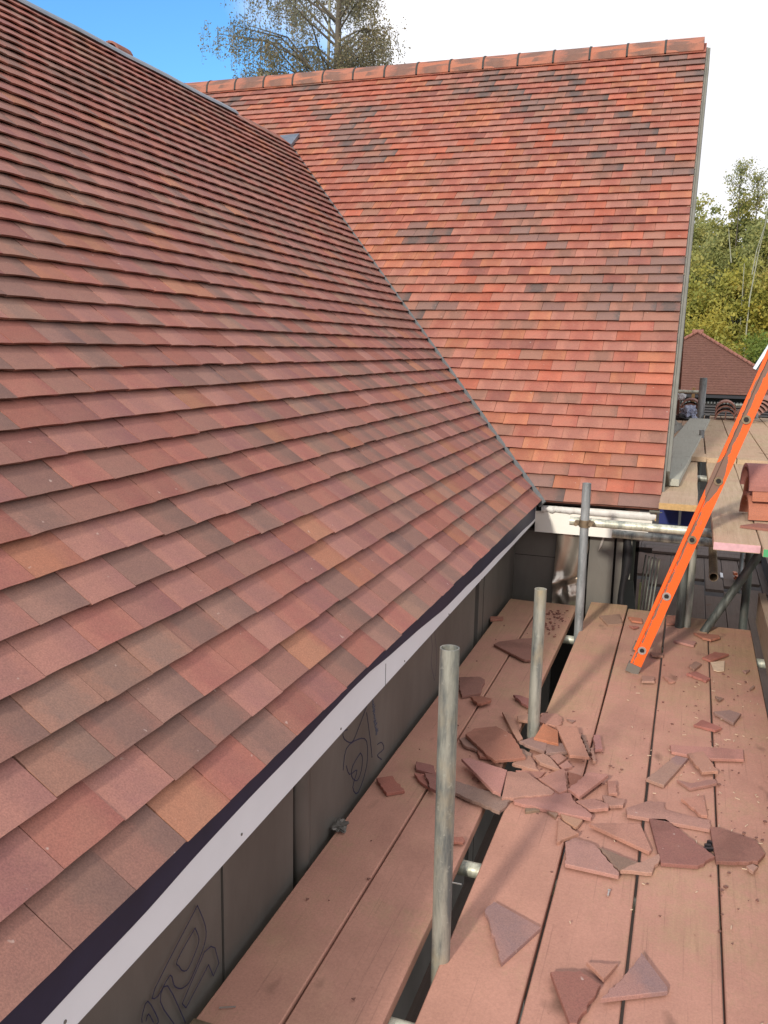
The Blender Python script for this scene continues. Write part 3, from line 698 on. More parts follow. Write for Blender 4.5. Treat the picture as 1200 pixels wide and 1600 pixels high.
# ------------------------------------------------------------------ scaffold
def plank(name, x0, x1, y0, y1, ztop, mat, seed, label, group, th=.038, cat='scaffold board', sag=.002, tw=0.0, notch=True):
    r = random.Random(seed); q = MB(); n = 10; c = .003; prev = None; root = empty(name, ((x0+x1)/2, y0, ztop - th))
    for i in range(n+1):
        t = i/n; y = y0 + (y1-y0)*t; dz = r.uniform(-sag, sag)*.5; dx = r.uniform(-.0015, .0015)
        z = ztop + dz; a = x0+dx; b = x1+dx; zt = tw*(t-.5)
        cur = [(a, y, z-th+c), (a, y, z-c-zt), (a+c, y, z-zt), ((a+b)/2, y, z+.0005), (b-c, y, z+zt), (b, y, z-c+zt), (b, y, z-th+c), (b-c, y, z-th), (a+c, y, z-th)]
        if i == 0: q.add(cur, [tuple(range(8, -1, -1))[::-1]])
        if prev: q.add(prev+cur, [(a_, (a_+1) % 9, 9+(a_+1) % 9, 9+a_)[::-1] for a_ in range(9)])
        prev = cur
    q.add(prev, [tuple(range(8, -1, -1))])
    me = q.mesh('plank'); o = link('plank', me, mat, root)
    return tag(root, label, cat, group), o
BZ = -1.58
MAIN = [(-1.000, -.803, -.2, 5.42, 'outermost left scaffold board running along the foil boarded wall'),
        (-.796, -.578, -.2, 5.44, 'second scaffold board from the wall, just left of the wide gap with poles'),
        (-.503, -.279, -.2, 5.55, 'scaffold board right of the wide pole gap with a kite shaped tile on it'),
        (-.271, -.047, -.2, 5.50, 'scaffold board under the ladder foot'),
        (-.039, .189, -.2, 5.45, 'dusty scaffold board carrying the far red tile chips right of the ladder'),
        (.197, .428, -.2, 5.33, 'rightmost scaffold board of the near platform beside the toe board')]
for i, (a, b, y0, y1, lab) in enumerate(MAIN):
    if i == 0: y0 = 1.56
    r_, p_ = plank('scaffold_board', a, b, y0, y1, BZ - (.004 if i % 2 else 0) + (.003 if i == 2 else 0), M['board'], 20+i, lab, 'dusty boards of the near platform', tw=.003*(i % 3 - 1))
    if i == 0:
        q = MB(); q.box((a-.002, y0-.002, BZ-.041), (b+.002, y0+.03, BZ+.0015)); q.build('end_band', M['rust'], r_)
# near left board continues behind the camera from the butt joint
plank('scaffold_board', -1.02, -.803, -1.5, 1.52, BZ-.05, M['darkwood'], 77, 'darker board end lying lower at the bottom left corner', 'older boards below')
# toe board standing on edge at the right
root = empty('toe_board', (.47, 0, BZ)); q = MB()
q.add([(.470, .2, BZ+.0), (.508, .2, BZ+.0), (.508, .2, BZ+.19), (.470, .2, BZ+.185), (.465, 5.50, BZ+.0), (.503, 5.50, BZ+.0), (.503, 5.50, BZ+.183), (.465, 5.50, BZ+.180)], [(0,1,2,3), (7,6,5,4), (0,4,5,1), (1,5,6,2), (2,6,7,3), (3,7,4,0)])
q.build('plank', M['toe'], root); tag(root, 'toe board standing on edge along the right side of the near platform', 'toe board')

def pole(name, base, top, r, mat, label, group=None, cat='scaffold pole', n=20):
    q = MB(); q.tube(base, top, r, n, hollow=.86); o = q.build(name, mat); return tag(o, label, cat, group)
pole('scaffold_pole', (-.500, 1.995, -3.1), (-.511, 1.995, -.722), .0245, M['pole'], 'nearest galvanised scaffold pole rising from the plank gap', 'upright scaffold poles')
pole('scaffold_pole', (-.518, 3.471, -3.1), (-.518, 3.471, -.956), .0245, M['pole'], 'middle scaffold pole standing in the heap of broken tiles', 'upright scaffold poles')
pole('scaffold_pole', (-.503, 4.935, -3.1), (-.513, 4.935, -.727), .0242, M['poleb'], 'farther scaffold pole with a coupler in front of the cream fascia', 'upright scaffold poles')
# coupler
root = empty('scaffold_coupler', (-.511, 4.935, -.955)); q = MB()
q.tube((-.511, 4.935, -.975), (-.511, 4.935, -.935), .031, 16); q.build('collar', M['rust'], root)
q = MB(); q.tube((-.545, 4.99, -.957), (-.495, 4.99, -.957), .031, 14); q.build('clamp', M['rust'], root)
q = MB()
for dx, dz in ((-.045, .0), (.035, .004)): q.tube((-.511+dx, 4.90, -.955+dz), (-.511+dx, 4.975, -.955+dz), .008, 6); q.tube((-.511+dx, 4.893, -.955+dz), (-.511+dx, 4.903, -.955+dz), .013, 6)
q.box((-.565, 4.915, -.967), (-.54, 4.955, -.943)); q.box((-.483, 4.915, -.967), (-.462, 4.955, -.943)); q.build('bolt', M['rust'], root)['kind'] = 'stuff'
tag(root, 'rusty coupler clamping the pole to the upper horizontal tube', 'coupler')
pole('horizontal_tube', (-.60, 4.99, -.957), (.165, 4.99, -.962), .0242, M['polelight'], 'upper bright horizontal tube running right from the coupler', 'horizontal tubes below the far deck')
pole('horizontal_tube', (-.375, 5.16, -1.045), (.20, 5.16, -1.05), .0242, M['pole'], 'lower duller horizontal tube tucked under the bright one', 'horizontal tubes below the far deck')
pole('transom_tube', (-1.1, 2.523, -1.647), (.55, 2.523, -1.647), .0242, M['polelight'], 'tube crossing under the planks, seen in the gap by the nearest pole', 'tubes under the planks')
pole('transom_tube', (-1.1, 4.948, -1.647), (.55, 4.948, -1.647), .0242, M['polelight'], 'tube crossing under the planks, seen in the gap by the farther pole', 'tubes under the planks')
pole('transom_tube', (-1.1, 1.80, -1.647), (.55, 1.80, -1.647), .0242, M['polelight'], 'tube crossing under the planks at the bottom edge of the view', 'tubes under the planks')
pole('scaffold_pole', (.034, 5.22, -5.8), (.034, 5.22, -1.0), .0242, M['poledark'], 'dark upright tube directly behind the ladder below the deck', 'upright tubes below the deck')
pole('scaffold_pole', (.074, 5.25, -5.8), (.074, 5.25, -1.0), .0242, M['pole'], 'greenish upright tube to the right of the dark one behind the ladder', 'upright tubes below the deck')
pole('ledger_tube', (.189, 5.0, -1.208), (.20, 6.1, -1.20), .0242, M['rust'], 'tube pointing at the camera with its round open end under the pink ended board')
pole('brace_tube', (.47, 5.22, -1.02), (.10, 5.20, -1.72), .0242, M['poledark'], 'dark diagonal brace crossing below the right hand deck')
pole('scaffold_pole', (.40, 5.55, -5.8), (.40, 5.55, -.9), .0242, M['poledark'], 'dark upright tube in shade where the diagonal brace meets the deck', 'upright tubes below the deck')

# upper far deck
DZ = -.85
DECK = [(-.13, .080, 5.20, 7.5, 'gold'), (.146, .346, 4.21, 7.42, 'pink'), (.352, .575, 4.14, 7.40, 'green'), (.582, .81, 4.13, 7.38, None), (.815, 1.04, 4.15, 7.38, None)]
labs = {'gold': 'short pale deck board with its end coloured golden as if sunlit, beside the verge', 'pink': 'pale deck board with a pink painted end', 'green': 'pale deck board with a green painted end under the ridge tile stack'}
for i, (a, b, y0, y1, e) in enumerate(DECK):
    r_, p_ = plank('deck_board', a, b, y0, y1, DZ, M['deck'], 50+i, labs.get(e) or ('pale deck board just right of the green ended one' if i == 3 else 'outermost pale deck board beyond the right edge'), 'boards of the far deck, front bay')
    if e: q = MB(); q.box((a+.001, y0-.0015, DZ-.036), (b-.001, y0+.001, DZ-.002)); q.build('painted_end' if e != 'gold' else 'sunlit_end', M['cutlitwood'] if e == 'gold' else M[e], r_)  # the gold end has sunlight put into its colour; the others are painted
for i, (a, b) in enumerate([(-.28, -.09), (-.085, .135), (.145, .366), (.373, .597), (.603, .83), (.836, 1.06), (1.066, 1.29)]):
    plank('deck_board', a, b, 7.32 if i != 1 else 7.6, 12.3, DZ + .036, M['deck'], 60+i, ['mossy deck board against the gable verge at the far end', 'deck board under the grey leaning plank', 'deck board just right of the blue grey post', 'deck board in front of the middle ridge tile stack', 'deck board partly behind the ladder top', 'far deck board behind the ladder', 'far deck board at the right edge of the view'][i], 'boards of the far deck, rear bay')
plank('short_board', -.06, .145, 7.28, 7.52, DZ + .045, M['deck'], 71, 'short offcut board lying across the dark slot in the deck', None, cat='board')
r_, p_ = plank('leaning_plank', -.115, .115, 0, 5.4, .045, M['greyboard'], 72, 'long weathered grey plank lying slantwise on the far deck beside the roof verge', None, cat='plank', th=.045)
r_.location = (0, 0, 0); p_.matrix_parent_inverse = Matrix.Identity(4)
r_.location = (-.150, 5.86, -.842); r_.rotation_euler = (R(.15), 0, R(-2.8))
# tubes under the deck, post, blue sheet
for i, y in enumerate((4.35, 6.9, 9.0, 12.0)):
    if i in (1, 2, 3): pole('transom_tube', (-.25, y, -.925), (1.5, y, -.925), .0242, M['pole'], ['', 'tube crossing under the far deck at its middle slot', 'second tube crossing under the far deck', 'tube under the far edge of the deck'][i], 'tubes under the far deck')
pole('scaffold_pole', (.115, 9.03, -5.8), (.118, 9.03, -.74), .0242, M['poleb'], 'short grey tube stub poking up at the edge of the leaning grey plank')
o = pole('scaffold_post', (.10, 11.65, -5.8), (.118, 11.65, -.31), .045, M['poleb'], 'blue grey post rising at the far end of the deck before the hipped roof')
pole('guard_rail', (-.35, 11.9, -.495), (.10, 11.9, -.500), .022, M['polelight'], 'thin pale guard rail running left from the blue grey post')
pole('scaffold_pole', (.765, 12.1, -5.8), (.79, 12.1, -.42), .0242, M['poleb'], 'grey upright tube behind the ladder at the far right of the deck')
pole('guard_rail', (.55, 12.5, -.68), (1.6, 12.5, -.66), .022, M['polelight'], 'pale rail low behind the tile stacks on the right')
root = empty('blue_sheet', (0, 5.5, -1.0)); q = MB(); q.box((-.13, 5.50, -1.03), (-.02, 5.52, -.905)); q.box((-.005, 5.51, -1.03), (.075, 5.53, -.905)); q.build('sheet', M['blue'], root)
q = MB(); q.box((-.14, 5.47, -1.055), (.12, 5.50, -1.028)); q.build('bottom_bar', M['black'], root); tag(root, 'dark blue sheet panel under the golden ended deck board', 'sheet')
root = empty('wood_upright', (-.02, 12.3, -.8)); q = MB(); q.box((-.005, 12.3, -.86), (.035, 12.33, -.46)); q.build('timber', M['cutlitwood'], root); tag(root, 'thin timber upright beside the left ridge tile stack', 'timber')

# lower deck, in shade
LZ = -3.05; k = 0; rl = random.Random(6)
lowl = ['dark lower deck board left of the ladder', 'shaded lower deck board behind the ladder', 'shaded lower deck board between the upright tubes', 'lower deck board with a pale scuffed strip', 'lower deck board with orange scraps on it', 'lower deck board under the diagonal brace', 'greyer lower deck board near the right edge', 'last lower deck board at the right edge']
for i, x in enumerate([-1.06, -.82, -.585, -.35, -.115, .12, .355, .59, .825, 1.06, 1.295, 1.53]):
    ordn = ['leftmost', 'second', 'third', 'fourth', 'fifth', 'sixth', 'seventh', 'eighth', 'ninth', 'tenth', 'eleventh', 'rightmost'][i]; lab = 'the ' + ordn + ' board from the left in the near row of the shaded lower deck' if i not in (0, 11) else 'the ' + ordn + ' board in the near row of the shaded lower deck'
    plank('lower_deck_board', x, x+.228, -1.0 if i < 4 else -.5, 11.6 + .25*(i % 3), LZ + rl.uniform(-.004, .004), M['darkwood'], 90+i, lab, 'boards of the shaded lower deck', sag=.006)
    plank('lower_deck_board', x + .01, x+.236, 11.95 + .25*(i % 3), 15.2, LZ - .002, M['darkwood'], 110+i, lab.replace('near row', 'far row'), 'far boards of the shaded lower deck', sag=.006)
for i in range(3):
    r_, p_ = plank('cross_board', -.114, .114, 0, 2.6, 0, M['darkwood'], 130+i, ['nearest board laid crosswise at the back of the lower deck', 'middle board laid crosswise at the back of the lower deck', 'farthest board laid crosswise at the back of the lower deck'][i], 'crosswise boards of the lower deck')
    p_.matrix_parent_inverse = Matrix.Identity(4); r_.location = (-.5, 13.9 + .24*i, LZ + .045); r_.rotation_euler = (0, 0, R(-90))
root = empty('grey_toe_board', (1.3, 9, LZ)); q = MB(); q.box((1.16, 8.8, LZ), (1.20, 15.0, LZ+.22)); q.build('plank', M['darkwood'], root); tag(root, 'grey toe board at the right side of the shaded lower deck', 'toe board')
# scraps on the lower deck
q = MB(); rs = random.Random(12)
for i in range(7):
    x = .80 + rs.uniform(-.06, .06); y = 12.5 + rs.uniform(-.15, .15); q.prism([(x + .05*math.cos(a+i)*rs.uniform(.5, 1), y + .09*math.sin(a+i)*rs.uniform(.5, 1)) for a in (0, 1.5, 2.7, 4.4)], LZ+.002+i*.012, LZ+.02+i*.014)
tag(q.build('orange_scraps', M['glasslike']), 'small orange scraps lying on the lower deck left of the brace', 'scraps')
q = MB(); q.box((.565, 12.6, LZ+.004), (.60, 12.85, LZ+.02)); tag(q.build('white_scrap', M['white']), 'small white strip lying on the lower deck', 'scrap')
# rods and strap stood up beside the black sheet
root = empty('rod_bundle', (-.22, 6.2, -1.9)); q = MB()
for i in range(5): q.tube((-.235 + .022*i - .02, 6.0 + .02*i, -2.0), (-.208 + .022*i, 6.0 + .02*i, -1.34 - .01*i), .0055, 6)
q.build('rod', M['pole'], root); q = MB(); q.box((-.235, 5.975, -1.80), (-.222, 5.985, -1.53)); q.build('strap', M['yellow'], root)
q = MB(); q.box((-.30, 5.98, -2.0), (-.255, 6.02, -1.25)); q.box((-.30, 5.98, -1.32), (-.17, 6.02, -1.295)); q.build('frame', M['black'], root)
tag(root, 'bundle of thin grey rods with a yellowish strap beside the black sheet', 'rod bundle')

# ------------------------------------------------------------------ ridge tile stacks on the far deck
def half_round(q, c, ax, r, L_, th=.016, n=12, start=0.0, sweep=math.pi, up=Vector((0, 0, 1))):
    c = Vector(c); ax = Vector(ax).normalized(); side = ax.cross(up).normalized(); up = side.cross(ax)
    if up.z < 0: up = -up
    for i in range(n):
        a0 = start + sweep*i/n; a1 = start + sweep*(i+1)/n
        pr = [side*math.cos(a0)*r + up*math.sin(a0)*r, side*math.cos(a1)*r + up*math.sin(a1)*r, side*math.cos(a1)*(r-th) + up*math.sin(a1)*(r-th), side*math.cos(a0)*(r-th) + up*math.sin(a0)*(r-th)]
        A = [c + p for p in pr]; B = [c + p + ax*L_ for p in pr]
        q.add(A+B, [(0,3,7,4)[::-1]] if i == 0 else [], False); 
        q.add(A+B, [(0,1,5,4), (3,7,6,2)], True); q.add(A+B, [(0,3,2,1), (4,5,6,7)])
        if i == n-1: q.add(A+B, [(1,2,6,5)])
def clay(name, q, cl, c2=(.20, .11, .09), parent=None, uvs=None, seed=0.1):
    me = q.mesh(name); k_ = len(me.vertices); tile_attrs(me, [cl]*k_, [c2]*k_, [(uvs(v.co) if uvs else (v.co.x*3, v.co.y*3, seed)) for v in me.vertices]); me.materials.append(M['tile'])
    o = bpy.data.objects.new(name, me); COL.objects.link(o)
    if parent: o.parent = parent; o.matrix_parent_inverse = Matrix.Translation(-parent.location)
    return o
SZ = DZ + .038
names3 = ['lowest', 'middle', 'topmost']
for s, (x, y) in enumerate([(.405, 11.6), (-.01, 11.8)]):
    for i in range(3):
        q = MB(); half_round(q, (x, y + .02*i, SZ + .052*i), (0.02, 1, 0), .122 - .004*(2-i)*0, .42)
        o = clay('half_round_tile', q, (.42, .21, .16), (.3, .15, .12)); tag(o, names3[i] + (' ridge tile of the stack in the middle of the far deck' if s == 0 else ' ridge tile of the stack left of the blue grey post'), 'ridge tile', 'half round ridge tiles stacked at the far end of the deck')
q = MB(); q.box((.40, 11.58, SZ), (.412, 11.6, SZ+.10)); clay('tile_web', q, (.4, .2, .15)) ; o = bpy.data.objects['tile_web']; tag(o, 'small clay divider standing inside the middle ridge tile stack', 'clay piece')
for i in range(5):
    q = MB(); half_round(q, (.64 + .036*i, 11.35, SZ + .01 + .028*i), (.25, 1, .05), .17, .42, sweep=math.pi*.72, start=.55)
    o = clay('half_round_tile', q, (.34, .19, .16), (.24, .14, .12)); tag(o, ['bottom', 'second lowest', 'middle', 'second highest', 'top'][i] + ' ridge tile of the tilted stack right of the ladder', 'ridge tile', 'tilted ridge tiles right of the ladder')
# near stack lying crosswise
for i, (z, dx) in enumerate([(0, .0), (.098, .01), (.150, -.01)]):
    q = MB(); half_round(q, (.306 + dx, 4.93, -.842 + z), (1, .13, .0), .128, .45, th=.018, n=16)
    cl = (.46, .17, .10) if i < 2 else (.36, .15, .125)
    o = clay('half_round_tile', q, cl, (.2, .12, .14), seed=3.0); tag(o, ['lowest', 'middle', 'topmost'][i] + ' of the three large ridge tiles stacked at the right edge of the view', 'ridge tile', 'large ridge tiles stacked at the right edge')
q = MB(); q.prism([(.275, 4.60), (.50, 4.53), (.50, 4.68), (.36, 4.70)], DZ+.001, DZ+.014); o = clay('broken_tile', q, (.30, .13, .10)); tag(o, 'flat pointed tile piece on the deck in front of the large ridge tile stack', 'broken tile')
# crumpled bag by the left stack, white cloth, dark block
def blob(name, c, r, mat, label, cat, seed=1, sub=3, amp=.35):
    bm = bmesh.new(); bmesh.ops.create_icosphere(bm, subdivisions=sub, radius=1)
    for v in bm.verts:
        n_ = noise.noise(v.co*1.7 + Vector((seed, 0, 0))) + .6*noise.noise(v.co*4.3 + Vector((seed, 3, 0))); f = 1 + amp*n_
        v.co = Vector((v.co.x*r[0]*f, v.co.y*r[1]*f, max(-.75, v.co.z*f)*r[2]))
    me = bpy.data.meshes.new(name); bm.to_mesh(me); bm.free(); o = link(name, me, mat); o.location = c; return tag(o, label, cat)
blob('crumpled_bag', (-.03, 11.35, SZ+.075), (.10, .10, .095), M['bag'], 'crumpled blue grey plastic bag in front of the left ridge tile stack', 'bag', 3, 4, .5)
blob('black_sack', (-.075, 11.3, SZ+.03), (.11, .09, .045), M['black'], 'low black sack under the crumpled bag', 'sack', 5, 3, .4)
blob('white_cloth', (-.155, 12.0, -.56), (.07, .05, .07), M['whiterag'], 'white cloth hanging under the thin guard rail by the verge', 'cloth', 8, 3, .5)
q = MB(); q.box((.17, 11.55, SZ), (.225, 11.65, SZ+.05)); tag(q.build('dark_block', M['black']), 'small black block on the deck right of the blue grey post', 'block')
blob('sand_heap', (-.16, 10.2, SZ-.01), (.09, .8, .03), M['barge'], 'grey rubble heap on the mossy board by the verge', 'rubble', 11, 3, .6)

# ------------------------------------------------------------------ orange ladder
d = Vector((math.cos(R(72))*math.cos(R(-2)), math.cos(R(72))*math.sin(R(-2)), math.sin(R(72))))
P0 = Vector((-.183, 4.36, BZ)); nrm = Vector((-.03, -1, 0)); nrm = (nrm - d*nrm.dot(d)).normalized(); xx = d.cross(nrm).normalized()
if xx.x < 0: xx = -xx
ladder = empty('ladder'); ladder.matrix_world = Matrix(((xx.x, -nrm.x, d.x, P0.x), (xx.y, -nrm.y, d.y, P0.y), (xx.z, -nrm.z, d.z, P0.z), (0, 0, 0, 1)))
tag(ladder, 'worn bright orange ladder leaning from the near platform towards the upper right', 'ladder')
LL = 3.6
def stile(y0, sgn):
    q = MB(); w0, w1 = -.018, .038; t = .004; f = .030
    q.box((w0, y0, .03), (w1, y0 + t*sgn, LL) if sgn > 0 else (w1, y0, LL)) if False else None
    ya, yb = sorted((y0, y0 + t*sgn)); yc, yd = sorted((y0 + t*sgn, y0 + f*sgn))
    q.box((w0, ya, .02), (w1, yb, LL)); q.box((w0, yc, .02), (w0+.004, yd, LL)); q.box((w1-.004, yc, .02), (w1, yd, LL))
    return q
q = stile(0, 1)
# raised lip down the left side of the outer face
q.box((-.031, -.011, .12), (-.0145, -.0005, LL)); q.box((-.031, -.0005, .12), (-.0185, .028, LL))
link('stile', q.mesh('stile'), M['ladder']).parent = ladder
q = stile(.36, -1); link('stile', q.mesh('stile'), M['ladder']).parent = ladder
for i in range(12):
    z = .13 + .305*i
    q = MB(); q.tube((.009, -.004, z), (.009, .364, z), .014, 12, hollow=.75); rg = link('rung', q.mesh('rung'), M['steel']); rg.parent = ladder
    q = MB(); q.tube((.009, -.0075, z), (.009, -.0006, z), .0205, 16, hollow=.62); link('rung_collar', q.mesh('rung_collar'), M['rust'] if i > 1 else M['steel']).parent = ladder
    q = MB(); q.tube((.009, -.0080, z), (.009, -.0072, z), .0115, 8); link('rung_end', q.mesh('rung_end'), M['blackdull']).parent = ladder
for y in (-.004, .332):
    q = MB(); q.box((-.026, y-.004, -.0), (.038, y+.032, .045)); link('foot', q.mesh('foot'), M['rubber']).parent = ladder

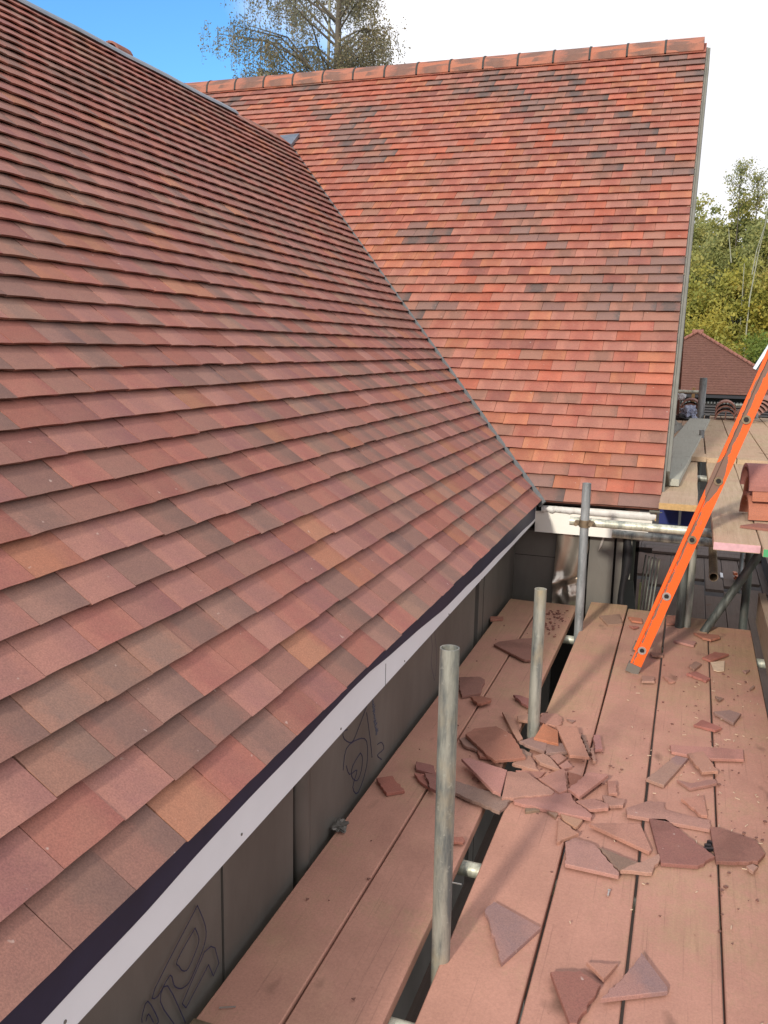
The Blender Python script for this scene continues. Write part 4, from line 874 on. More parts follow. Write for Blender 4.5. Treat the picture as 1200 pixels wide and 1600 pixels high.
DEBRIS = [
 ([(-0.902,4.467),(-0.885,4.520),(-0.786,4.609),(-0.719,4.657),(-0.667,4.314),(-0.702,4.292),(-0.781,4.355)],0.014,'maroon','large maroon broken tile left of the second pole on the left boards'),
 ([(-0.954,3.929),(-0.862,3.973),(-0.831,3.945),(-0.815,3.770),(-0.884,3.708),(-0.919,3.791)],0.014,'maroon','broken maroon tile just right of the top of the nearest pole'),
 ([(-0.844,3.703),(-0.806,3.732),(-0.748,3.711),(-0.745,3.683),(-0.777,3.638),(-0.796,3.634)],0.02,'red','small five sided tile piece on a plank joint right of the nearest pole'),
 ([(-0.668,3.809),(-0.638,3.815),(-0.588,3.791),(-0.571,3.697),(-0.615,3.731)],0.014,'maroon','tile piece half hidden behind the second pole'),
 ([(-0.786,3.273),(-0.764,3.305),(-0.708,3.256),(-0.661,3.221),(-0.699,3.201),(-0.753,3.223)],0.012,'brown','grey brown tile piece sticking out under the big red tile'),
 ([(-0.698,3.214),(-0.624,3.228),(-0.600,3.178),(-0.642,3.151),(-0.671,3.150)],0.012,'red','flake of tile peeping out below the big red tile edge'),
 ([(-0.763,3.285),(-0.743,3.342),(-0.660,3.395),(-0.583,3.343),(-0.498,3.181),(-0.600,3.113),(-0.637,3.139),(-0.715,3.228)],0.03,'red','big red broken tile on the left side of the heap'),
 ([(-0.676,3.598),(-0.643,3.596),(-0.542,3.363),(-0.557,3.330)],0.016,'pink','narrow tile strip left of the second pole foot'),
 ([(-0.606,3.585),(-0.570,3.626),(-0.516,3.641),(-0.502,3.557),(-0.596,3.543)],0.012,'pink','flat tile strip right behind the second pole foot'),
 ([(-0.513,3.651),(-0.444,3.671),(-0.421,3.634),(-0.414,3.574),(-0.435,3.539),(-0.502,3.553)],0.014,'pink','curved cornered tile piece right of the second pole foot'),
 ([(-0.431,3.505),(-0.347,3.526),(-0.264,3.250),(-0.338,3.242)],0.034,'pink','long four sided tile piece lying highest on the heap'),
 ([(-0.532,3.280),(-0.487,3.253),(-0.484,3.235),(-0.524,3.162),(-0.541,3.158)],0.012,'brown','small tan tile wedge right of the big red tile'),
 ([(-0.488,3.229),(-0.436,3.115),(-0.541,3.136)],0.013,'pink','triangular tile piece in the left middle of the heap'),
 ([(-0.518,3.085),(-0.410,3.117),(-0.427,3.056),(-0.496,3.062)],0.012,'pink','thin tile sliver below the triangular piece in the heap'),
 ([(-0.546,3.305),(-0.502,3.375),(-0.442,3.350),(-0.437,3.251)],0.026,'grey','grey brown tile piece at the foot of the second pole'),
 ([(-0.441,3.350),(-0.381,3.362),(-0.355,3.294),(-0.432,3.253)],0.022,'grey','grey brown tile piece beside the one at the pole foot'),
 ([(-0.494,3.343),(-0.480,3.487),(-0.413,3.446),(-0.394,3.331)],0.036,'orange','bright orange red tile piece just below the second pole'),
 ([(-0.473,3.210),(-0.440,3.250),(-0.401,3.212),(-0.356,3.132),(-0.440,3.163)],0.022,'pink','pointed tan tile piece in the middle of the heap'),
 ([(-0.415,3.250),(-0.378,3.292),(-0.350,3.260),(-0.375,3.195)],0.014,'pink','small tile piece under the long piece on the heap'),
 ([(-0.369,3.184),(-0.346,3.240),(-0.321,3.193),(-0.351,3.164)],0.014,'pink','tiny tile corner below the long piece on the heap'),
 ([(-0.333,3.147),(-0.264,3.129),(-0.272,3.073),(-0.308,3.020)],0.012,'red','flat red tile piece under the right side of the heap'),
 ([(-0.423,3.029),(-0.342,3.139),(-0.313,2.983),(-0.337,2.954)],0.026,'pink','pale fan shaped tile piece at the front of the heap'),
 ([(-0.311,2.988),(-0.256,3.148),(-0.183,3.145),(-0.264,2.944)],0.026,'pink','pale oblong tile piece at the right front of the heap'),
 ([(-0.540,3.027),(-0.470,3.049),(-0.354,2.956),(-0.359,2.936),(-0.521,2.839)],0.026,'pink','wide pale tile piece at the left front of the heap'),
 ([(-0.483,2.857),(-0.359,2.965),(-0.298,2.979),(-0.285,2.933),(-0.213,2.859),(-0.212,2.831),(-0.275,2.827),(-0.476,2.843)],0.016,'pink','long pale tile wedge along the front of the heap'),
 ([(-0.274,2.933),(-0.219,2.971),(-0.165,2.956),(-0.162,2.924),(-0.227,2.891)],0.014,'pink','flat tile piece right of the long wedge in front of the heap'),
 ([(-0.274,3.510),(-0.249,3.520),(-0.226,3.390),(-0.253,3.372)],0.014,'pink','small upright rectangular tile piece right of the heap'),
 ([(-0.323,3.499),(-0.311,3.498),(-0.269,3.348),(-0.280,3.341)],0.013,'brown','thin tile splinter along the right side of the heap'),
 ([(-0.275,3.379),(-0.264,3.394),(-0.241,3.273),(-0.252,3.272)],0.013,'pink','short tile splinter at the lower right of the heap'),
 ([(-0.184,3.127),(-0.156,3.142),(-0.141,3.046),(-0.171,3.030)],0.012,'pink','small squarish tile chip right of the oblong piece'),
 ([(-0.435,2.824),(-0.392,2.845),(-0.384,2.827),(-0.429,2.800)],0.011,'brown',0),
 ([(-0.364,2.835),(-0.320,2.840),(-0.326,2.799)],0.011,'brown',0),
 ([(-0.314,2.828),(-0.237,2.817),(-0.254,2.762),(-0.293,2.787)],0.012,'pink','four sided tile chip below the long wedge'),
 ([(-0.317,2.797),(-0.239,2.725),(-0.299,2.643)],0.013,'pink','small triangular tile chip below the heap on a plank joint'),
 ([(-0.725,3.068),(-0.699,3.081),(-0.540,3.026),(-0.527,2.847),(-0.558,2.862)],0.034,'pink','pale edged triangular tile left of the heap propped on a grey one'),
 ([(-0.717,2.921),(-0.488,2.866),(-0.512,2.763),(-0.695,2.837)],0.014,'grey','long grey brown tile piece bridging to the plank gap'),
 ([(-0.891,3.019),(-0.816,3.010),(-0.787,2.941),(-0.872,2.958)],0.012,'maroon','maroon tile piece left of the nearest pole'),
 ([(-0.869,2.927),(-0.833,2.933),(-0.779,2.827),(-0.837,2.879)],0.012,'red','tile piece left of the nearest pole, lower of the two'),
 ([(-0.829,2.921),(-0.784,2.927),(-0.751,2.811),(-0.778,2.823)],0.022,'maroon','tile piece touching the left side of the nearest pole'),
 ([(0.026,3.533),(0.305,3.595),(0.304,3.504),(0.160,3.455),(0.035,3.469)],0.013,'pink','long tile strip lying across the right hand planks'),
 ([(0.093,3.460),(0.152,3.505),(0.205,3.342),(0.147,3.314)],0.02,'pink','tile piece leaning against the long strip on the right'),
 ([(-0.049,3.194),(0.050,3.437),(0.096,3.428),(0.015,3.166)],0.014,'bluegrey','bluish grey oblong tile piece on the right hand planks'),
 ([(0.058,3.232),(0.106,3.222),(0.194,3.292),(0.199,3.258),(0.107,3.180)],0.012,'pink','thin bent tile sliver below the leaning piece'),
 ([(0.077,3.087),(0.152,3.145),(0.163,2.999),(0.143,2.995)],0.013,'pink','pale triangular tile piece on the right hand planks'),
 ([(-0.105,2.946),(-0.035,3.026),(0.019,3.036),(0.025,2.985),(0.172,2.964),(0.170,2.904),(-0.097,2.903)],0.014,'pink','long pale tile wedge crossing a joint on the right hand planks'),
 ([(-0.191,3.014),(-0.113,3.011),(-0.115,2.965),(-0.169,2.944)],0.012,'pink','small pale tile flake between the heap and the long wedge'),
 ([(-0.214,2.795),(-0.051,2.858),(-0.008,2.706),(-0.015,2.692)],0.014,'pink','pale triangular tile with lit lower edge in the middle planks'),
 ([(-0.274,2.654),(-0.245,2.693),(-0.181,2.671),(-0.095,2.541),(-0.096,2.523),(-0.257,2.529)],0.014,'pink','large pale tile piece below the heap, left of two dark ones'),
 ([(-0.169,2.663),(-0.024,2.612),(-0.099,2.555)],0.013,'grey','slim dark triangular tile piece right of the large pale one'),
 ([(-0.093,2.555),(0.017,2.694),(0.019,2.669),(-0.001,2.578)],0.014,'pink','tile piece touching the tip of the slim dark triangle'),
 ([(-0.025,2.904),(0.027,2.920),(0.182,2.740),(0.131,2.666),(0.023,2.641)],0.014,'maroon','large maroon broken tile left of the black clip'),
 ([(0.170,2.920),(0.196,2.930),(0.312,2.888),(0.334,2.815),(0.309,2.759),(0.185,2.712)],0.014,'maroon','large maroon broken tile right of the black clip'),
 ([(0.274,2.724),(0.294,2.743),(0.308,2.732),(0.293,2.698)],0.012,'pink','small lone tile chip at the right edge of the planks'),
 ([(-0.440,2.220),(-0.424,2.265),(-0.278,2.197),(-0.350,2.018)],0.014,'bluegrey','kite shaped tile alone on the plank near the nearest pole'),
 ([(-0.226,2.030),(-0.155,2.061),(-0.100,2.028),(-0.140,1.875),(-0.156,1.870)],0.014,'maroon','kite shaped tile cut by the bottom of the view'),
 ([(-0.144,2.102),(-0.066,2.126),(-0.095,2.055)],0.012,'pink','small triangular tile between the two bottom pieces'),
 ([(-0.095,1.977),(-0.028,2.124),(-0.011,2.188),(0.059,2.078),(0.059,2.062)],0.015,'bluegrey','sheeny triangular tile at the bottom right'),
 ([(-0.422,5.217),(-0.307,5.300),(-0.279,5.110),(-0.356,5.061)],0.014,'brown','grey brown tile piece near the far end of the planks right of the third pole'),
 ([(-0.042,5.383),(0.027,5.418),(0.043,5.250),(-0.037,5.217)],0.012,'red','squarish red tile piece at the far plank end right of the ladder'),
 ([(-0.258,5.275),(-0.180,5.274),(-0.171,5.194),(-0.230,5.196)],0.012,'orange','small orange tile piece at the far plank end left of the ladder'),
 ([(-0.242,5.106),(-0.184,5.105),(-0.212,5.064)],0.01,'red',0),
 ([(0.114,5.093),(0.250,5.103),(0.254,5.063),(0.206,4.996),(0.160,5.016)],0.016,'red','long red tile piece crossing the far plank joint'),
 ([(0.009,4.907),(0.035,4.938),(0.127,4.941),(0.115,4.860)],0.014,'pink','pink tile strip right of the ladder'),
 ([(-0.105,4.664),(-0.033,4.675),(-0.035,4.629),(-0.091,4.619)],0.012,'brown','small tile sliver right of the ladder foot'),
 ([(0.158,4.681),(0.223,4.800),(0.291,4.788),(0.197,4.646)],0.014,'red','oblong tile piece beside a pale wood chip'),
 ([(-0.124,4.292),(-0.070,4.307),(-0.062,4.234),(-0.120,4.215)],0.012,'pink','small squarish tile chip at the ladder foot'),
 ([(-0.033,4.343),(-0.014,4.339),(0.032,4.279),(0.010,4.255)],0.011,'pink',0),
 ([(0.082,4.407),(0.127,4.454),(0.193,4.383),(0.174,4.335)],0.013,'red','flat tile piece near the middle of the right planks'),
 ([(0.092,4.528),(0.127,4.605),(0.154,4.578),(0.119,4.474)],0.014,'brown','small dark tile chip above the flat piece'),
 ([(0.200,3.952),(0.268,3.997),(0.314,3.974),(0.279,3.853)],0.014,'grey','grey topped tile piece near the right toe board'),
 ([(0.117,3.776),(0.153,3.846),(0.231,3.790),(0.203,3.750)],0.012,'red','thin red tile flake on the right planks'),
 ([(0.348,4.566),(0.383,4.590),(0.365,4.540)],0.01,'brown',0),
 ([(0.368,4.319),(0.389,4.375),(0.393,4.361),(0.372,4.305)],0.01,'brown',0),
 ([(0.210,4.157),(0.249,4.146),(0.224,4.106)],0.01,'brown',0),
 ([(-0.987,2.835),(-0.938,2.875),(-0.862,2.786),(-0.915,2.742)],0.013,'red','four sided tile piece left of the nearest pole on the outer left plank'),
 ([(-0.624,2.560),(-0.593,2.572),(-0.581,2.554),(-0.584,2.538),(-0.616,2.530)],0.01,'red',0),
 ([(-1.032,4.952),(-0.956,4.984),(-0.948,4.930),(-1.013,4.890)],0.012,'red','small red tile piece by the wall corner at the far left plank'),
 ([(-0.402,3.638),(-0.364,3.640),(-0.375,3.610)],0.01,'brown',0),
]

# ------------------------------------------------------------------ broken tiles on the planks
KEY = {'maroon': (.31, .14, .11), 'red': (.38, .16, .115), 'pink': (.46, .24, .18), 'brown': (.33, .20, .15), 'grey': (.31, .19, .155), 'bluegrey': (.38, .215, .175), 'orange': (.50, .19, .105)}
rd = random.Random(44)
def shard(poly, h, key, label):
    n = len(poly); A = sum(poly[i][0]*poly[(i+1) % n][1]-poly[(i+1) % n][0]*poly[i][1] for i in range(n))
    if A < 0: poly = poly[::-1]
    P = []
    for i in range(n):                     # rough broken edges
        a = Vector(poly[i]); b = Vector(poly[(i+1) % n]); P.append(a); Ln = (b-a).length; m = int(Ln/.014)
        broken = rd.random() < .65
        for j in range(1, m): t = j/m; nr = Vector((-(b-a).y, (b-a).x)).normalized(); P.append(a.lerp(b, t) + nr*(rd.uniform(-.0036, .0036) if broken else 0))
    c = sum(P, Vector((0, 0)))/len(P); th = min(.012, h*.9)
    tx, ty = ((0, 0) if h < .018 else (rd.uniform(-.05, .05), rd.uniform(-.05, .05)))
    zz = lambda p, z: z + (p.x-c.x)*tx + (p.y-c.y)*ty
    k = len(P); bot = [(p.x - c.x, p.y - c.y, zz(p, 0)) for p in P]; mid = [(p.x - c.x, p.y - c.y, zz(p, th - .0018)) for p in P]
    top = [((p.x - c.x)*(1 - .0015/max(.01, (p-c).length)), (p.y - c.y)*(1 - .0015/max(.01, (p-c).length)), zz(p, th)) for p in P]
    q = MB(); q.add(bot + mid + top, [tuple(range(k-1, -1, -1)), tuple(range(2*k, 3*k))] + [(i, (i+1) % k, k+(i+1) % k, k+i) for i in range(k)] + [(k+i, k+(i+1) % k, 2*k+(i+1) % k, 2*k+i) for i in range(k)])
    cl = tuple(x*rd.uniform(.93, 1.07) for x in KEY[key]); me = q.mesh('broken_tile'); sd_ = rd.uniform(-1.2, 1.2)
    c2 = tuple(x*.80 for x in cl) if key != 'bluegrey' else (.31, .19, .175)
    ang = rd.uniform(0, 3.1); ca, sa = math.cos(ang), math.sin(ang)
    tile_attrs(me, [cl]*(3*k), [c2]*(3*k), [((v.co.x*ca+v.co.y*sa)*7, (v.co.y*ca-v.co.x*sa)*7, sd_) for v in me.vertices]); me.materials.append(M['tile'])
    o = bpy.data.objects.new('broken_tile' if label else 'tile_chip', me); COL.objects.link(o); o.location = (c.x, c.y, BZ + .0025 + max(0, h - th))
    tag(o, label or 'small reddish brown chip of broken tile lying loose on the dusty planks', 'broken tile' if label else 'tile chip', 'broken tile pieces on the planks' if label else 'loose tile chips on the planks')
for poly, h, key, label in DEBRIS: shard(poly, h, key, label)
# crumbs and dust grit
q = MB(); rc_ = random.Random(5)
def crumb(x, y, s):
    z = BZ + .002; a = rc_.uniform(0, 6); k = rc_.choice((3, 4, 4)); P = [(x + s*math.cos(a+2*math.pi*i/k)*rc_.uniform(.5, 1.2), y + s*math.sin(a+2*math.pi*i/k)*rc_.uniform(.5, 1.2)) for i in range(k)]
    q.prism(P, z, z + s*rc_.uniform(.3, .8))
for i in range(300):
    t = rc_.random()
    if t < .35: x, y = rc_.gauss(-.42, .16), rc_.gauss(3.25, .28)
    elif t < .65: x, y = rc_.gauss(.2, .16), rc_.gauss(3.9, .6)
    elif t < .78: x, y = rc_.gauss(.22, .12), rc_.gauss(2.8, .3)
    elif t < .88: x, y = rc_.gauss(-.66, .07), rc_.gauss(5.1, .12)
    else: x, y = rc_.uniform(-.98, .42), rc_.uniform(1.4, 5.2)
    if not (-.99 < x < .42) or (-.58 < x < -.50) or y > 5.25 or y < 1.2: continue
    crumb(x, y, rc_.choice((.003, .003, .004, .005, .007)))
me = q.mesh('tile_crumbs'); k_ = len(me.vertices); tile_attrs(me, [(.34, .155, .11)]*k_, [(.2, .1, .08)]*k_, [(0, 0, 3.0)]*k_); me.materials.append(M['tile'])
o = bpy.data.objects.new('tile_crumbs', me); COL.objects.link(o); tag(o, kind='stuff', label='reddish tile crumbs and grit strewn over the planks')
q = MB()
for i in range(90):
    x, y = (rc_.gauss(.26, .10), rc_.gauss(3.6, .7)) if i % 2 else (rc_.gauss(.03, .25), rc_.gauss(3.0, .6))
    if not (-.25 < x < .42) or not 1.6 < y < 5.2: continue
    a = rc_.uniform(0, 3.1); l_ = rc_.uniform(.003, .010); w_ = .0012; cx_, sx_ = math.cos(a), math.sin(a)
    q.prism([(x - l_*cx_ - w_*sx_, y - l_*sx_ + w_*cx_), (x + l_*cx_ - w_*sx_, y + l_*sx_ + w_*cx_), (x + l_*cx_ + w_*sx_, y + l_*sx_ - w_*cx_), (x - l_*cx_ + w_*sx_, y - l_*sx_ - w_*cx_)], BZ + .004, BZ + .006)
o = q.build('wood_splinters', M['chip']); tag(o, kind='stuff', label='pale wood splinters scattered on the planks')
# clip, screws, wood chip, foil scrap
def onboard(x, y, lines, mat, name, label, cat, h=.008):
    q = MB()
    for a, b, w_ in lines:
        a = Vector((x + a[0], y + a[1], 0)); b = Vector((x + b[0], y + b[1], 0)); t = (b-a).cross(Vector((0, 0, 1))).normalized()*w_/2
        q.prism([((a-t).x, (a-t).y), ((b-t).x, (b-t).y), ((b+t).x, (b+t).y), ((a+t).x, (a+t).y)], BZ + .003, BZ + .003 + h)
    return tag(q.build(name, mat), label, cat)
onboard(.165, 2.812, [((-.017, -.028), (.018, -.014), .012), ((-.003, .026), (.021, -.016+.03), .008), ((-.012, -.004), (.008, .0), .012)], M['black'], 'plastic_clip', 'small black plastic clip between the two large maroon tile pieces', 'clip', .010)
onboard(-.943, 1.645, [((-.018, -.008), (.018, .009), .0028)], M['steel'], 'nail', 'bright nail lying on the outermost left board at the bottom', 'nail', .003)
onboard(-.117, 2.441, [((0, .013), (-.001, -.015), .004), ((-.004, .015), (.004, .015), .005)], M['steel'], 'screw', 'small screw lying on the middle planks above the bottom pieces', 'screw', .004)
onboard(-.555, 2.327, [((-.02, 0), (.02, .001), .003)], M['steel'], 'nail', 'nail sticking out over the plank gap beside the nearest pole', 'nail', .003)
q = MB(); q.prism([(.198, 4.65), (.268, 4.70), (.262, 4.545), (.235, 4.52), (.212, 4.534)], BZ + .002, BZ + .006); tag(q.build('wood_chip', M['chip']), 'pale flat wood chip below the oblong red tile on the far planks', 'wood chip')
blob('foil_scrap', (-.995, 2.49, BZ + .012), (.028, .036, .011), M['foilboard'], 'crumpled foil scrap at the wall edge of the outermost board', 'foil scrap', 21, 3, .7)
# stain of rust coloured dust on the left board far end: thin flakes
q = MB(); rs = random.Random(31)
for i in range(60):
    x = rs.uniform(-.74, -.62); y = rs.uniform(4.75, 5.3); s = rs.uniform(.004, .011)
    q.prism([(x + s*math.cos(a), y + 1.3*s*math.sin(a)) for a in (0, 1.4, 2.9, 4.5)], BZ + .001, BZ + .003)
o = q.build('rusty_flakes', M['backroof']); tag(o, kind='stuff', label='reddish brown flakes on the far end of the second board')

# ------------------------------------------------------------------ neighbouring buildings
def farroof():
    m = Mat('far_tiled_roof', 0.9, 0, 0.1); n = m.noise(2.2, 4, .6, m.world()); f = m.noise(11, 4, .7, m.world())
    c = m.ramp(f, [(.3, (.115, .055, .043)), (.5, (.155, .073, .055)), (.72, (.205, .10, .072))]); c = m.mix(m.range(n, .4, .7, 0, .4), c, (.13, .065, .045)); m.col(c); return m.m
M['farroof'] = farroof()
nb = empty('hipped_house', (.02, 44.2, -6)); tag(nb, 'low house with dark red hipped roof and black slatted wall behind the far deck', 'house')
apex = Vector((.02, 44.2, .88)); hw = 4.3; ez = -1.74
E_ = [Vector((.02-hw, 40, ez)), Vector((.02+hw, 40, ez)), Vector((.02+hw, 48.4, ez)), Vector((.02-hw, 48.4, ez))]
q = MB(); 
# courses as real steps
for a, b in ((0, 1), (1, 2), (2, 3), (3, 0)):
    n = 26
    for i in range(n):
        t0 = i/n; t1 = (i+1)/n; outn = ((E_[a]+E_[b])/2 - apex); outn.z = 0; outn.normalize(); lift = Vector((outn.x*.008, outn.y*.008, .012))
        A = E_[a].lerp(apex, t0) + lift; B = E_[b].lerp(apex, t0) + lift; C_ = E_[b].lerp(apex, t1) + lift*.1; D = E_[a].lerp(apex, t1) + lift*.1
        q.add([A, B, C_, D, A - lift, B - lift], [(0,1,2,3), (4,5,1,0)])
q.build('roof', M['farroof'], nb)
q = MB()
for e in E_[:2]:
    n = 22
    for i in range(n): a = e.lerp(apex, i/n) + Vector((0, -.02, .05)); b = e.lerp(apex, (i+.86)/n) + Vector((0, -.02, .07)); q.tube(a, b, .075, 6)
q.tube(apex + Vector((-.25, 0, .05)), apex + Vector((.25, 0, .05)), .10, 8)
q.build('hip_tiles', M['backroof'], nb)
q = MB(); q.box((.02-hw+.4, 40.5, -6.3), (.02+hw-.4, 47.9, ez-.02)); q.build('wall', M['blackdull'], nb)
q = MB(); q.box((.02-hw+.05, 40.05, ez-.16), (.02+hw-.05, 40.12, ez-.03)); q.build('fascia_board', M['slat'], nb)
q = MB()
for i in range(60): q.box((-3.9 + i*.13, 40.40, ez-.42), (-3.9 + i*.13 + .06, 40.44, ez-.34))
q.build('trim_blocks', M['trim'], nb)['kind'] = 'stuff'
for i in range(13):
    q = MB(); z = ez - .50 - i*.11; q.box((-3.85, 40.38, z-.065), (3.9, 40.44, z)); q.build('slat', M['trim'] if False else M['slatpale'] if 'slatpale' in M else M.setdefault('slatpale', flat('worn_slat', (.07, .062, .062), .7)), nb)
ng = empty('gabled_house', (4, 26, -6)); tag(ng, 'neighbouring gable with white bargeboard cut by the right edge of the view', 'house')
q = MB()
a = Vector((1.49, 26, -.40)); b = Vector((3.3, 26, 3.2)); dn_ = Vector(((b-a).z, 0, -(b-a).x)).normalized()
def bar(q, a, b, w, y0, y1, off=0):
    dn_ = Vector(((b-a).z, 0, -(b-a).x)).normalized(); P = [a + dn_*off, b + dn_*off, b + dn_*(off+w), a + dn_*(off+w)]
    q.add([(p.x, y0, p.z) for p in P] + [(p.x, y1, p.z) for p in P], [(0,1,2,3)[::-1], (4,5,6,7), (0,4,5,1), (1,5,6,2), (2,6,7,3), (3,7,4,0)])
bar(q, a, b, .085, 25.9, 25.98); q.build('bargeboard', M['white'], ng)
q = MB(); bar(q, a, b, .20, 25.99, 26.4, .087); q.build('soffit', M['trim'], ng)
q = MB(); bar(q, a, b, .03, 25.99, 26.25, .29); q.build('roof', M['farroof'], ng)
q = MB(); q.add([(x, y, z) for y in (26.42, 27.5) for x, z in ((2.6, -6.2), (6.5, -6.2), (6.5, -.4), (3.7, 3.3), (2.6, 1.2))], [(0,1,2,3,4), (9,8,7,6,5), (0,5,6,1), (1,6,7,2), (2,7,8,3), (3,8,9,4), (4,9,5,0)]); q.build('wall', M['brick'], ng)

# ------------------------------------------------------------------ trees
import numpy as np
def leaves(name, C_, size, seed, mat, parent, lr):
    rg = np.random.default_rng(seed); n = len(C_); s = size * rg.uniform(.6, 1.3, (n, 1))
    a = rg.normal(size=(n, 3)); a /= np.linalg.norm(a, axis=1)[:, None]; b = np.cross(a, rg.normal(size=(n, 3))); b /= np.linalg.norm(b, axis=1)[:, None]
    V = np.empty((n, 4, 3)); V[:, 0] = C_ - a*s; V[:, 1] = C_ + b*s*.55; V[:, 2] = C_ + a*s; V[:, 3] = C_ - b*s*.55
    me = bpy.data.meshes.new(name); me.vertices.add(n*4); me.vertices.foreach_set('co', V.reshape(-1)); me.loops.add(n*4); me.loops.foreach_set('vertex_index', np.arange(n*4, dtype=np.int32))
    me.polygons.add(n); me.polygons.foreach_set('loop_start', np.arange(0, n*4, 4, dtype=np.int32)); me.polygons.foreach_set('loop_total', np.full(n, 4, dtype=np.int32)); me.update()
    at = me.attributes.new('lr', 'FLOAT', 'POINT'); at.data.foreach_set('value', np.repeat(np.clip(lr, 0, 1), 4).astype(np.float32))
    return link(name, me, mat, parent)
def tree(name, x, y, H, rx, rz, n, size, mat, bark, label, cat, seed, zc=None, group=None, clumps=60, cs=.22, trunk=.22, ry=None):
    rg = np.random.default_rng(seed); r = random.Random(seed); zb = ground_z(x, y) - .1; root = empty(name, (x, y, zb)); tag(root, label, cat, group)
    zc = (zb + H - rz) if zc is None else zc; ry = ry or rx
    u = rg.normal(size=(clumps, 3)); u /= np.linalg.norm(u, axis=1)[:, None]; rad = rg.uniform(.35, 1.0, (clumps, 1))**.6
    cc = u*rad*np.array([rx, ry, rz]); wob = 1 + .22*np.sin(u[:, :1]*5 + seed) + .18*np.cos(u[:, 2:3]*7 + seed*2); cc = cc*wob + np.array([x, y, zc])
    w = rg.uniform(.5, 1.5, clumps); idx = rg.choice(clumps, n, p=w/w.sum())
    C_ = cc[idx] + rg.normal(size=(n, 3))*np.array([1, 1, .75])*rx*cs*rg.uniform(.6, 1.3, (clumps, 1))[idx]
    C_[:, 2] = np.maximum(C_[:, 2], zb + .3)
    lr = rg.uniform(.1, .9, clumps)[idx]*.6 + rg.uniform(0, .4, n)  # tone shared per clump colours in light and shade between clumps
    leaves('crown', C_, size, seed, mat, root, lr)
    q = MB(); p = Vector((x, y, zb)); pts = [p]
    for i in range(6): pts.append(Vector((x + r.uniform(-.25, .25), y + r.uniform(-.25, .25), zb + (zc + rz*.8 - zb)*(i+1)/6)))
    for i in range(6): q.tube(pts[i], pts[i+1], trunk*(1 - i/7), 7, trunk*(1 - (i+1)/7), caps=False)
    q.build('trunk', bark, root); q = MB()
    for i in range(0, clumps, 3):
        e = Vector(cc[i]); j = r.choice((2, 3, 4)); s_ = pts[j]; mid = s_.lerp(e, .5) + Vector((0, 0, rz*.08)); q.tube(s_, mid, trunk*.3, 5, trunk*.18, caps=False); q.tube(mid, e, trunk*.18, 5, trunk*.05, caps=False)
    q.build('limbs', bark, root)
    return root
wl = 'trees of the wooded slope beyond the hipped roof'
T_ = [ # x, y, H, rx, rz, n, size, mat, bark, label
 (-1.7, 66, 13.3, 2.0, 5.0, 20000, .13, 'leaf_olive', 'birchbark', 'pale green birch showing its crown just right of the roof verge', .10),
 (2.2, 70, 13.2, 2.0, 5.5, 18000, .13, 'leaf_olive', 'birchbark', 'slender olive birch in the middle of the wooded slope', .10),
 (4.7, 66, 14.4, 2.5, 6.0, 22000, .13, 'leaf_olive', 'birchbark', 'tall olive birch at the right edge of the wooded slope', .12),
 (.2, 78, 12.2, 2.6, 5.0, 22000, .12, 'leaf_olive', 'birchbark', 'hazy olive tree standing behind in the notch of the treetops', .1),
 (8.6, 70, 15.5, 3.5, 6.5, 10000, .16, 'leaf_green', 'bark', 'green tree beyond the right edge of the view', .2),
 (-6.8, 68, 13.0, 3.2, 5.5, 6000, .16, 'leaf_green', 'bark', 'green tree mostly hidden behind the roof verge', .2),
 (-.9, 58, 9.8, 2.5, 3.3, 20000, .12, 'leaf_yellow', 'bark', 'yellowing bushy tree above the ridge of the hipped roof', .12),
 (2.3, 57, 10.2, 1.9, 3.2, 18000, .12, 'leaf_yellow', 'birchbark', 'golden yellow bushy tree left of the ladder top', .12),
 (5.6, 59, 10.2, 2.7, 3.6, 20000, .12, 'leaf_yellow', 'bark', 'yellow green bushy tree at the right edge', .12),
 (.6, 53, 7.4, 2.6, 3.0, 20000, .11, 'leaf_yellow', 'bark', 'low olive yellow bush right behind the hipped roof', .1),
 (3.6, 51, 6.4, 2.5, 2.8, 20000, .11, 'leaf_green', 'bark', 'dark green bush behind the right slope of the hipped roof', .1),
 (-3.0, 54, 8.0, 2.6, 3.2, 10000, .12, 'leaf_yellow', 'bark', 'yellow green bush behind the roof verge', .1),
 (7.2, 53, 7.5, 2.6, 3.0, 8000, .12, 'leaf_green', 'bark', 'green bush beyond the right edge of the view', .1),
 (-.6, 62, 10.6, 2.6, 4.4, 18000, .12, 'leaf_olive', 'bark', 'mid green tree between the pale birch and the yellow bushes', .12),
 (3.4, 63, 12.0, 2.2, 4.6, 18000, .12, 'leaf_olive', 'birchbark', 'olive tree with pale stems in the middle of the slope', .12)]
for i, (x, y, H, rx, rz, n, s, lm, bk, lab, tr) in enumerate(T_):
    tree('woodland_tree', x, y, H, rx, rz, n, s, M[lm], M[bk], lab, 'tree', 100+i, group=wl, clumps=120, cs=.17, trunk=tr)
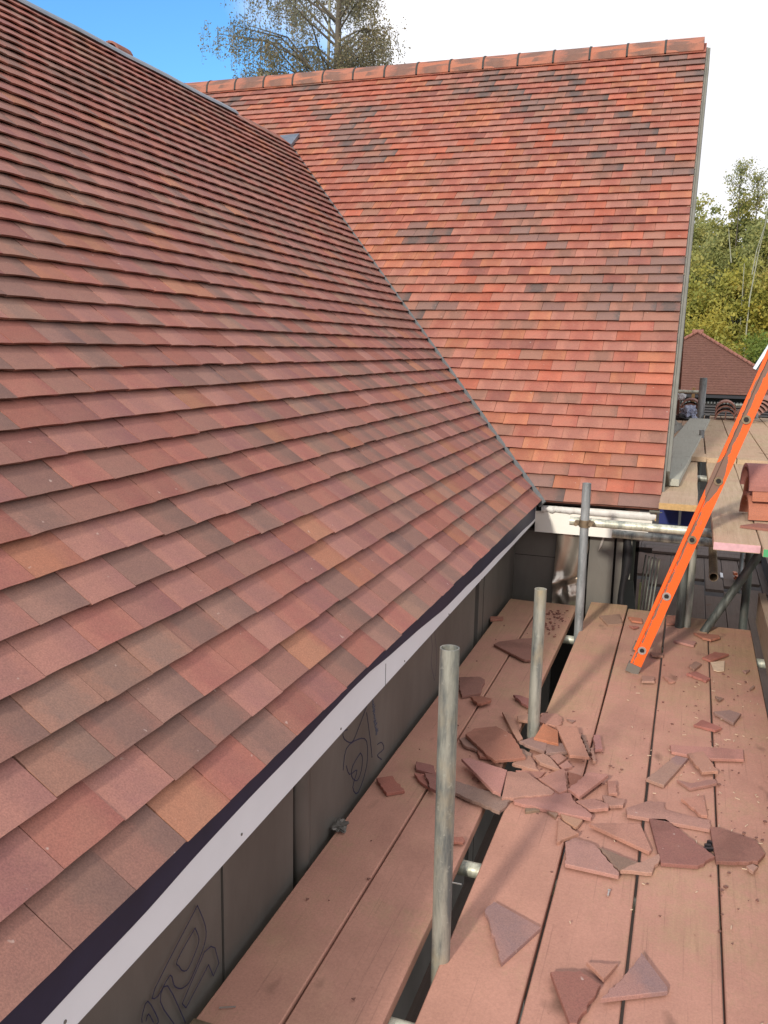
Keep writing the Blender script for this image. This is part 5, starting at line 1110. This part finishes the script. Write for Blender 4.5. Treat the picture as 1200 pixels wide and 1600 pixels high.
# pale leaning birch stems seen in front of the foliage
root = empty('bare_birch_stems', (2.9, 56, -6)); tag(root, 'pale bare birch stems forking upward among the yellow leaves', 'tree'); q = MB()
def limb(q, pts, r0, r1):
    for i in range(len(pts)-1): t0 = i/(len(pts)-1); t1 = (i+1)/(len(pts)-1); q.tube(pts[i], pts[i+1], r0+(r1-r0)*t0, 6, r0+(r1-r0)*t1, caps=False)
limb(q, [(2.35, 55.2, -4), (2.30, 55.4, 1.5), (2.22, 55.6, 5.0)], .04, .02)
limb(q, [(2.55, 54.4, -3), (2.62, 54.5, 3), (2.85, 54.6, 5.4), (3.0, 54.6, 6.4), (3.25, 54.7, 8.0)], .045, .015)
limb(q, [(2.62, 54.5, 4.3), (2.75, 54.5, 5.6), (3.05, 54.5, 6.9), (3.1, 54.5, 7.8)], .035, .02)
limb(q, [(3.7, 54.9, 6.2), (3.72, 55, 8.0), (3.8, 55, 9.4)], .045, .02); limb(q, [(1.5, 55, 5), (1.3, 55, 6.2), (1.2, 55, 6.9)], .035, .015)
q.build('trunk', M['birchbark'], root)
# sparse dead-looking birch top against the sky
def sparse_top(name, x, y, z0, z1, w, n, label, seed):
    rg = np.random.default_rng(seed); r = random.Random(seed); root = empty(name, (x, y, ground_z(x, y))); tag(root, label, 'tree'); q = MB()
    limb(q, [(x, y, ground_z(x, y)), (x+.1, y, z0), (x, y, z1)], .05, .012); pts = []
    for i in range(40):
        t = r.random()**.7; a = r.uniform(0, 6.28); ln = w*(.35 + .5*math.sin(t*2.6))*r.uniform(.4, 1); s = Vector((x+.05, y, z0 + (z1-z0)*t)); e = s + Vector((math.cos(a)*ln, math.sin(a)*ln, ln*.9)); limb(q, [s, e], .02, .008)
        for j in range(n//40): pts.append(s.lerp(e, r.uniform(.3, 1.05)) + Vector((r.gauss(0, .13), r.gauss(0, .13), r.gauss(0, .16))))
    q.build('trunk', M['bark'], root); leaves('crown', np.array([tuple(p) for p in pts]), .075, seed, M['leaf_olive'], root, rg.uniform(0, 1, len(pts)))
sparse_top('sparse_birch', 1.95, 68, 8.8, 12.4, 1.5, 1300, 'sparse grey birch top sticking up highest above the woodland', 7)
sparse_top('sparse_birch', 3.15, 68.5, 8.5, 11.8, 1.0, 1000, 'second sparse birch top just right of the highest one', 8)

# the big weeping birch behind the far ridge
def weeping(x, y):
    r = random.Random(17); rg = np.random.default_rng(17); zb = ground_z(x, y); root = empty('weeping_birch', (x, y, zb)); tag(root, 'big weeping birch rising behind the far ridge against blue sky and cloud', 'tree')
    q = MB(); L_ = []
    limb(q, [(x, y, zb), (x+.1, y, 6), (x, y, 10.5), (x+.1, y, 14), (x+.3, y, 18.5)], .26, .04); q.build('trunk', M['bark'], root)
    q = MB(); limb(q, [(x-.75, y+.5, zb), (x-.7, y+.5, 8), (x-.55, y+.5, 12), (x-.5, y+.5, 16)], .12, .03); q.build('second_trunk', M['birchbark'], root)
    q = MB(); tips = []
    for i in range(60):
        a = r.uniform(0, 6.28); z0 = r.uniform(7.0, 13.5); ln = r.uniform(1.8, 4.9) * (1.0 - max(0, z0-13)*.12); up_ = r.uniform(.5, 1.1)
        if math.cos(a) < 0 and r.random() < .5: ln *= 1.3
        if math.cos(a) > 0: ln *= .62
        s = Vector((x, y, z0)); m_ = s + Vector((math.cos(a)*ln*.5, math.sin(a)*ln*.5, ln*.5*up_)); e = s + Vector((math.cos(a)*ln, math.sin(a)*ln, ln*.62*up_))
        limb(q, [s, m_, s.lerp(e, .9)], .05, .01)
        for j in range(30): t = r.uniform(.35, 1.0)**.8; p = (s.lerp(m_, t*2) if t < .5 else m_.lerp(e, t*2-1)); tips.append(p + Vector((r.gauss(0, .22), r.gauss(0, .22), r.gauss(0, .15))))
    P = []; lr = []
    for p in tips:
        dl = r.uniform(.3, 1.5); dx, dy = r.uniform(-.12, .12), r.uniform(-.12, .12); k = 3 + int(dl*19); sh = r.random(); e = p + Vector((dx*dl, dy*dl, -dl)); limb(q, [p, e], .005, .003)
        for j in range(k):
            t = r.random(); c = p.lerp(e, t); P.append((c.x + r.gauss(0, .10), c.y + r.gauss(0, .10), c.z + r.gauss(0, .06))); lr.append(sh*.6 + r.random()*.4)
    q.build('branches', M['bark'], root); leaves('crown', np.array(P), .05, 5, M['leaf_birch'], root, np.array(lr))
weeping(-14.0, 34)
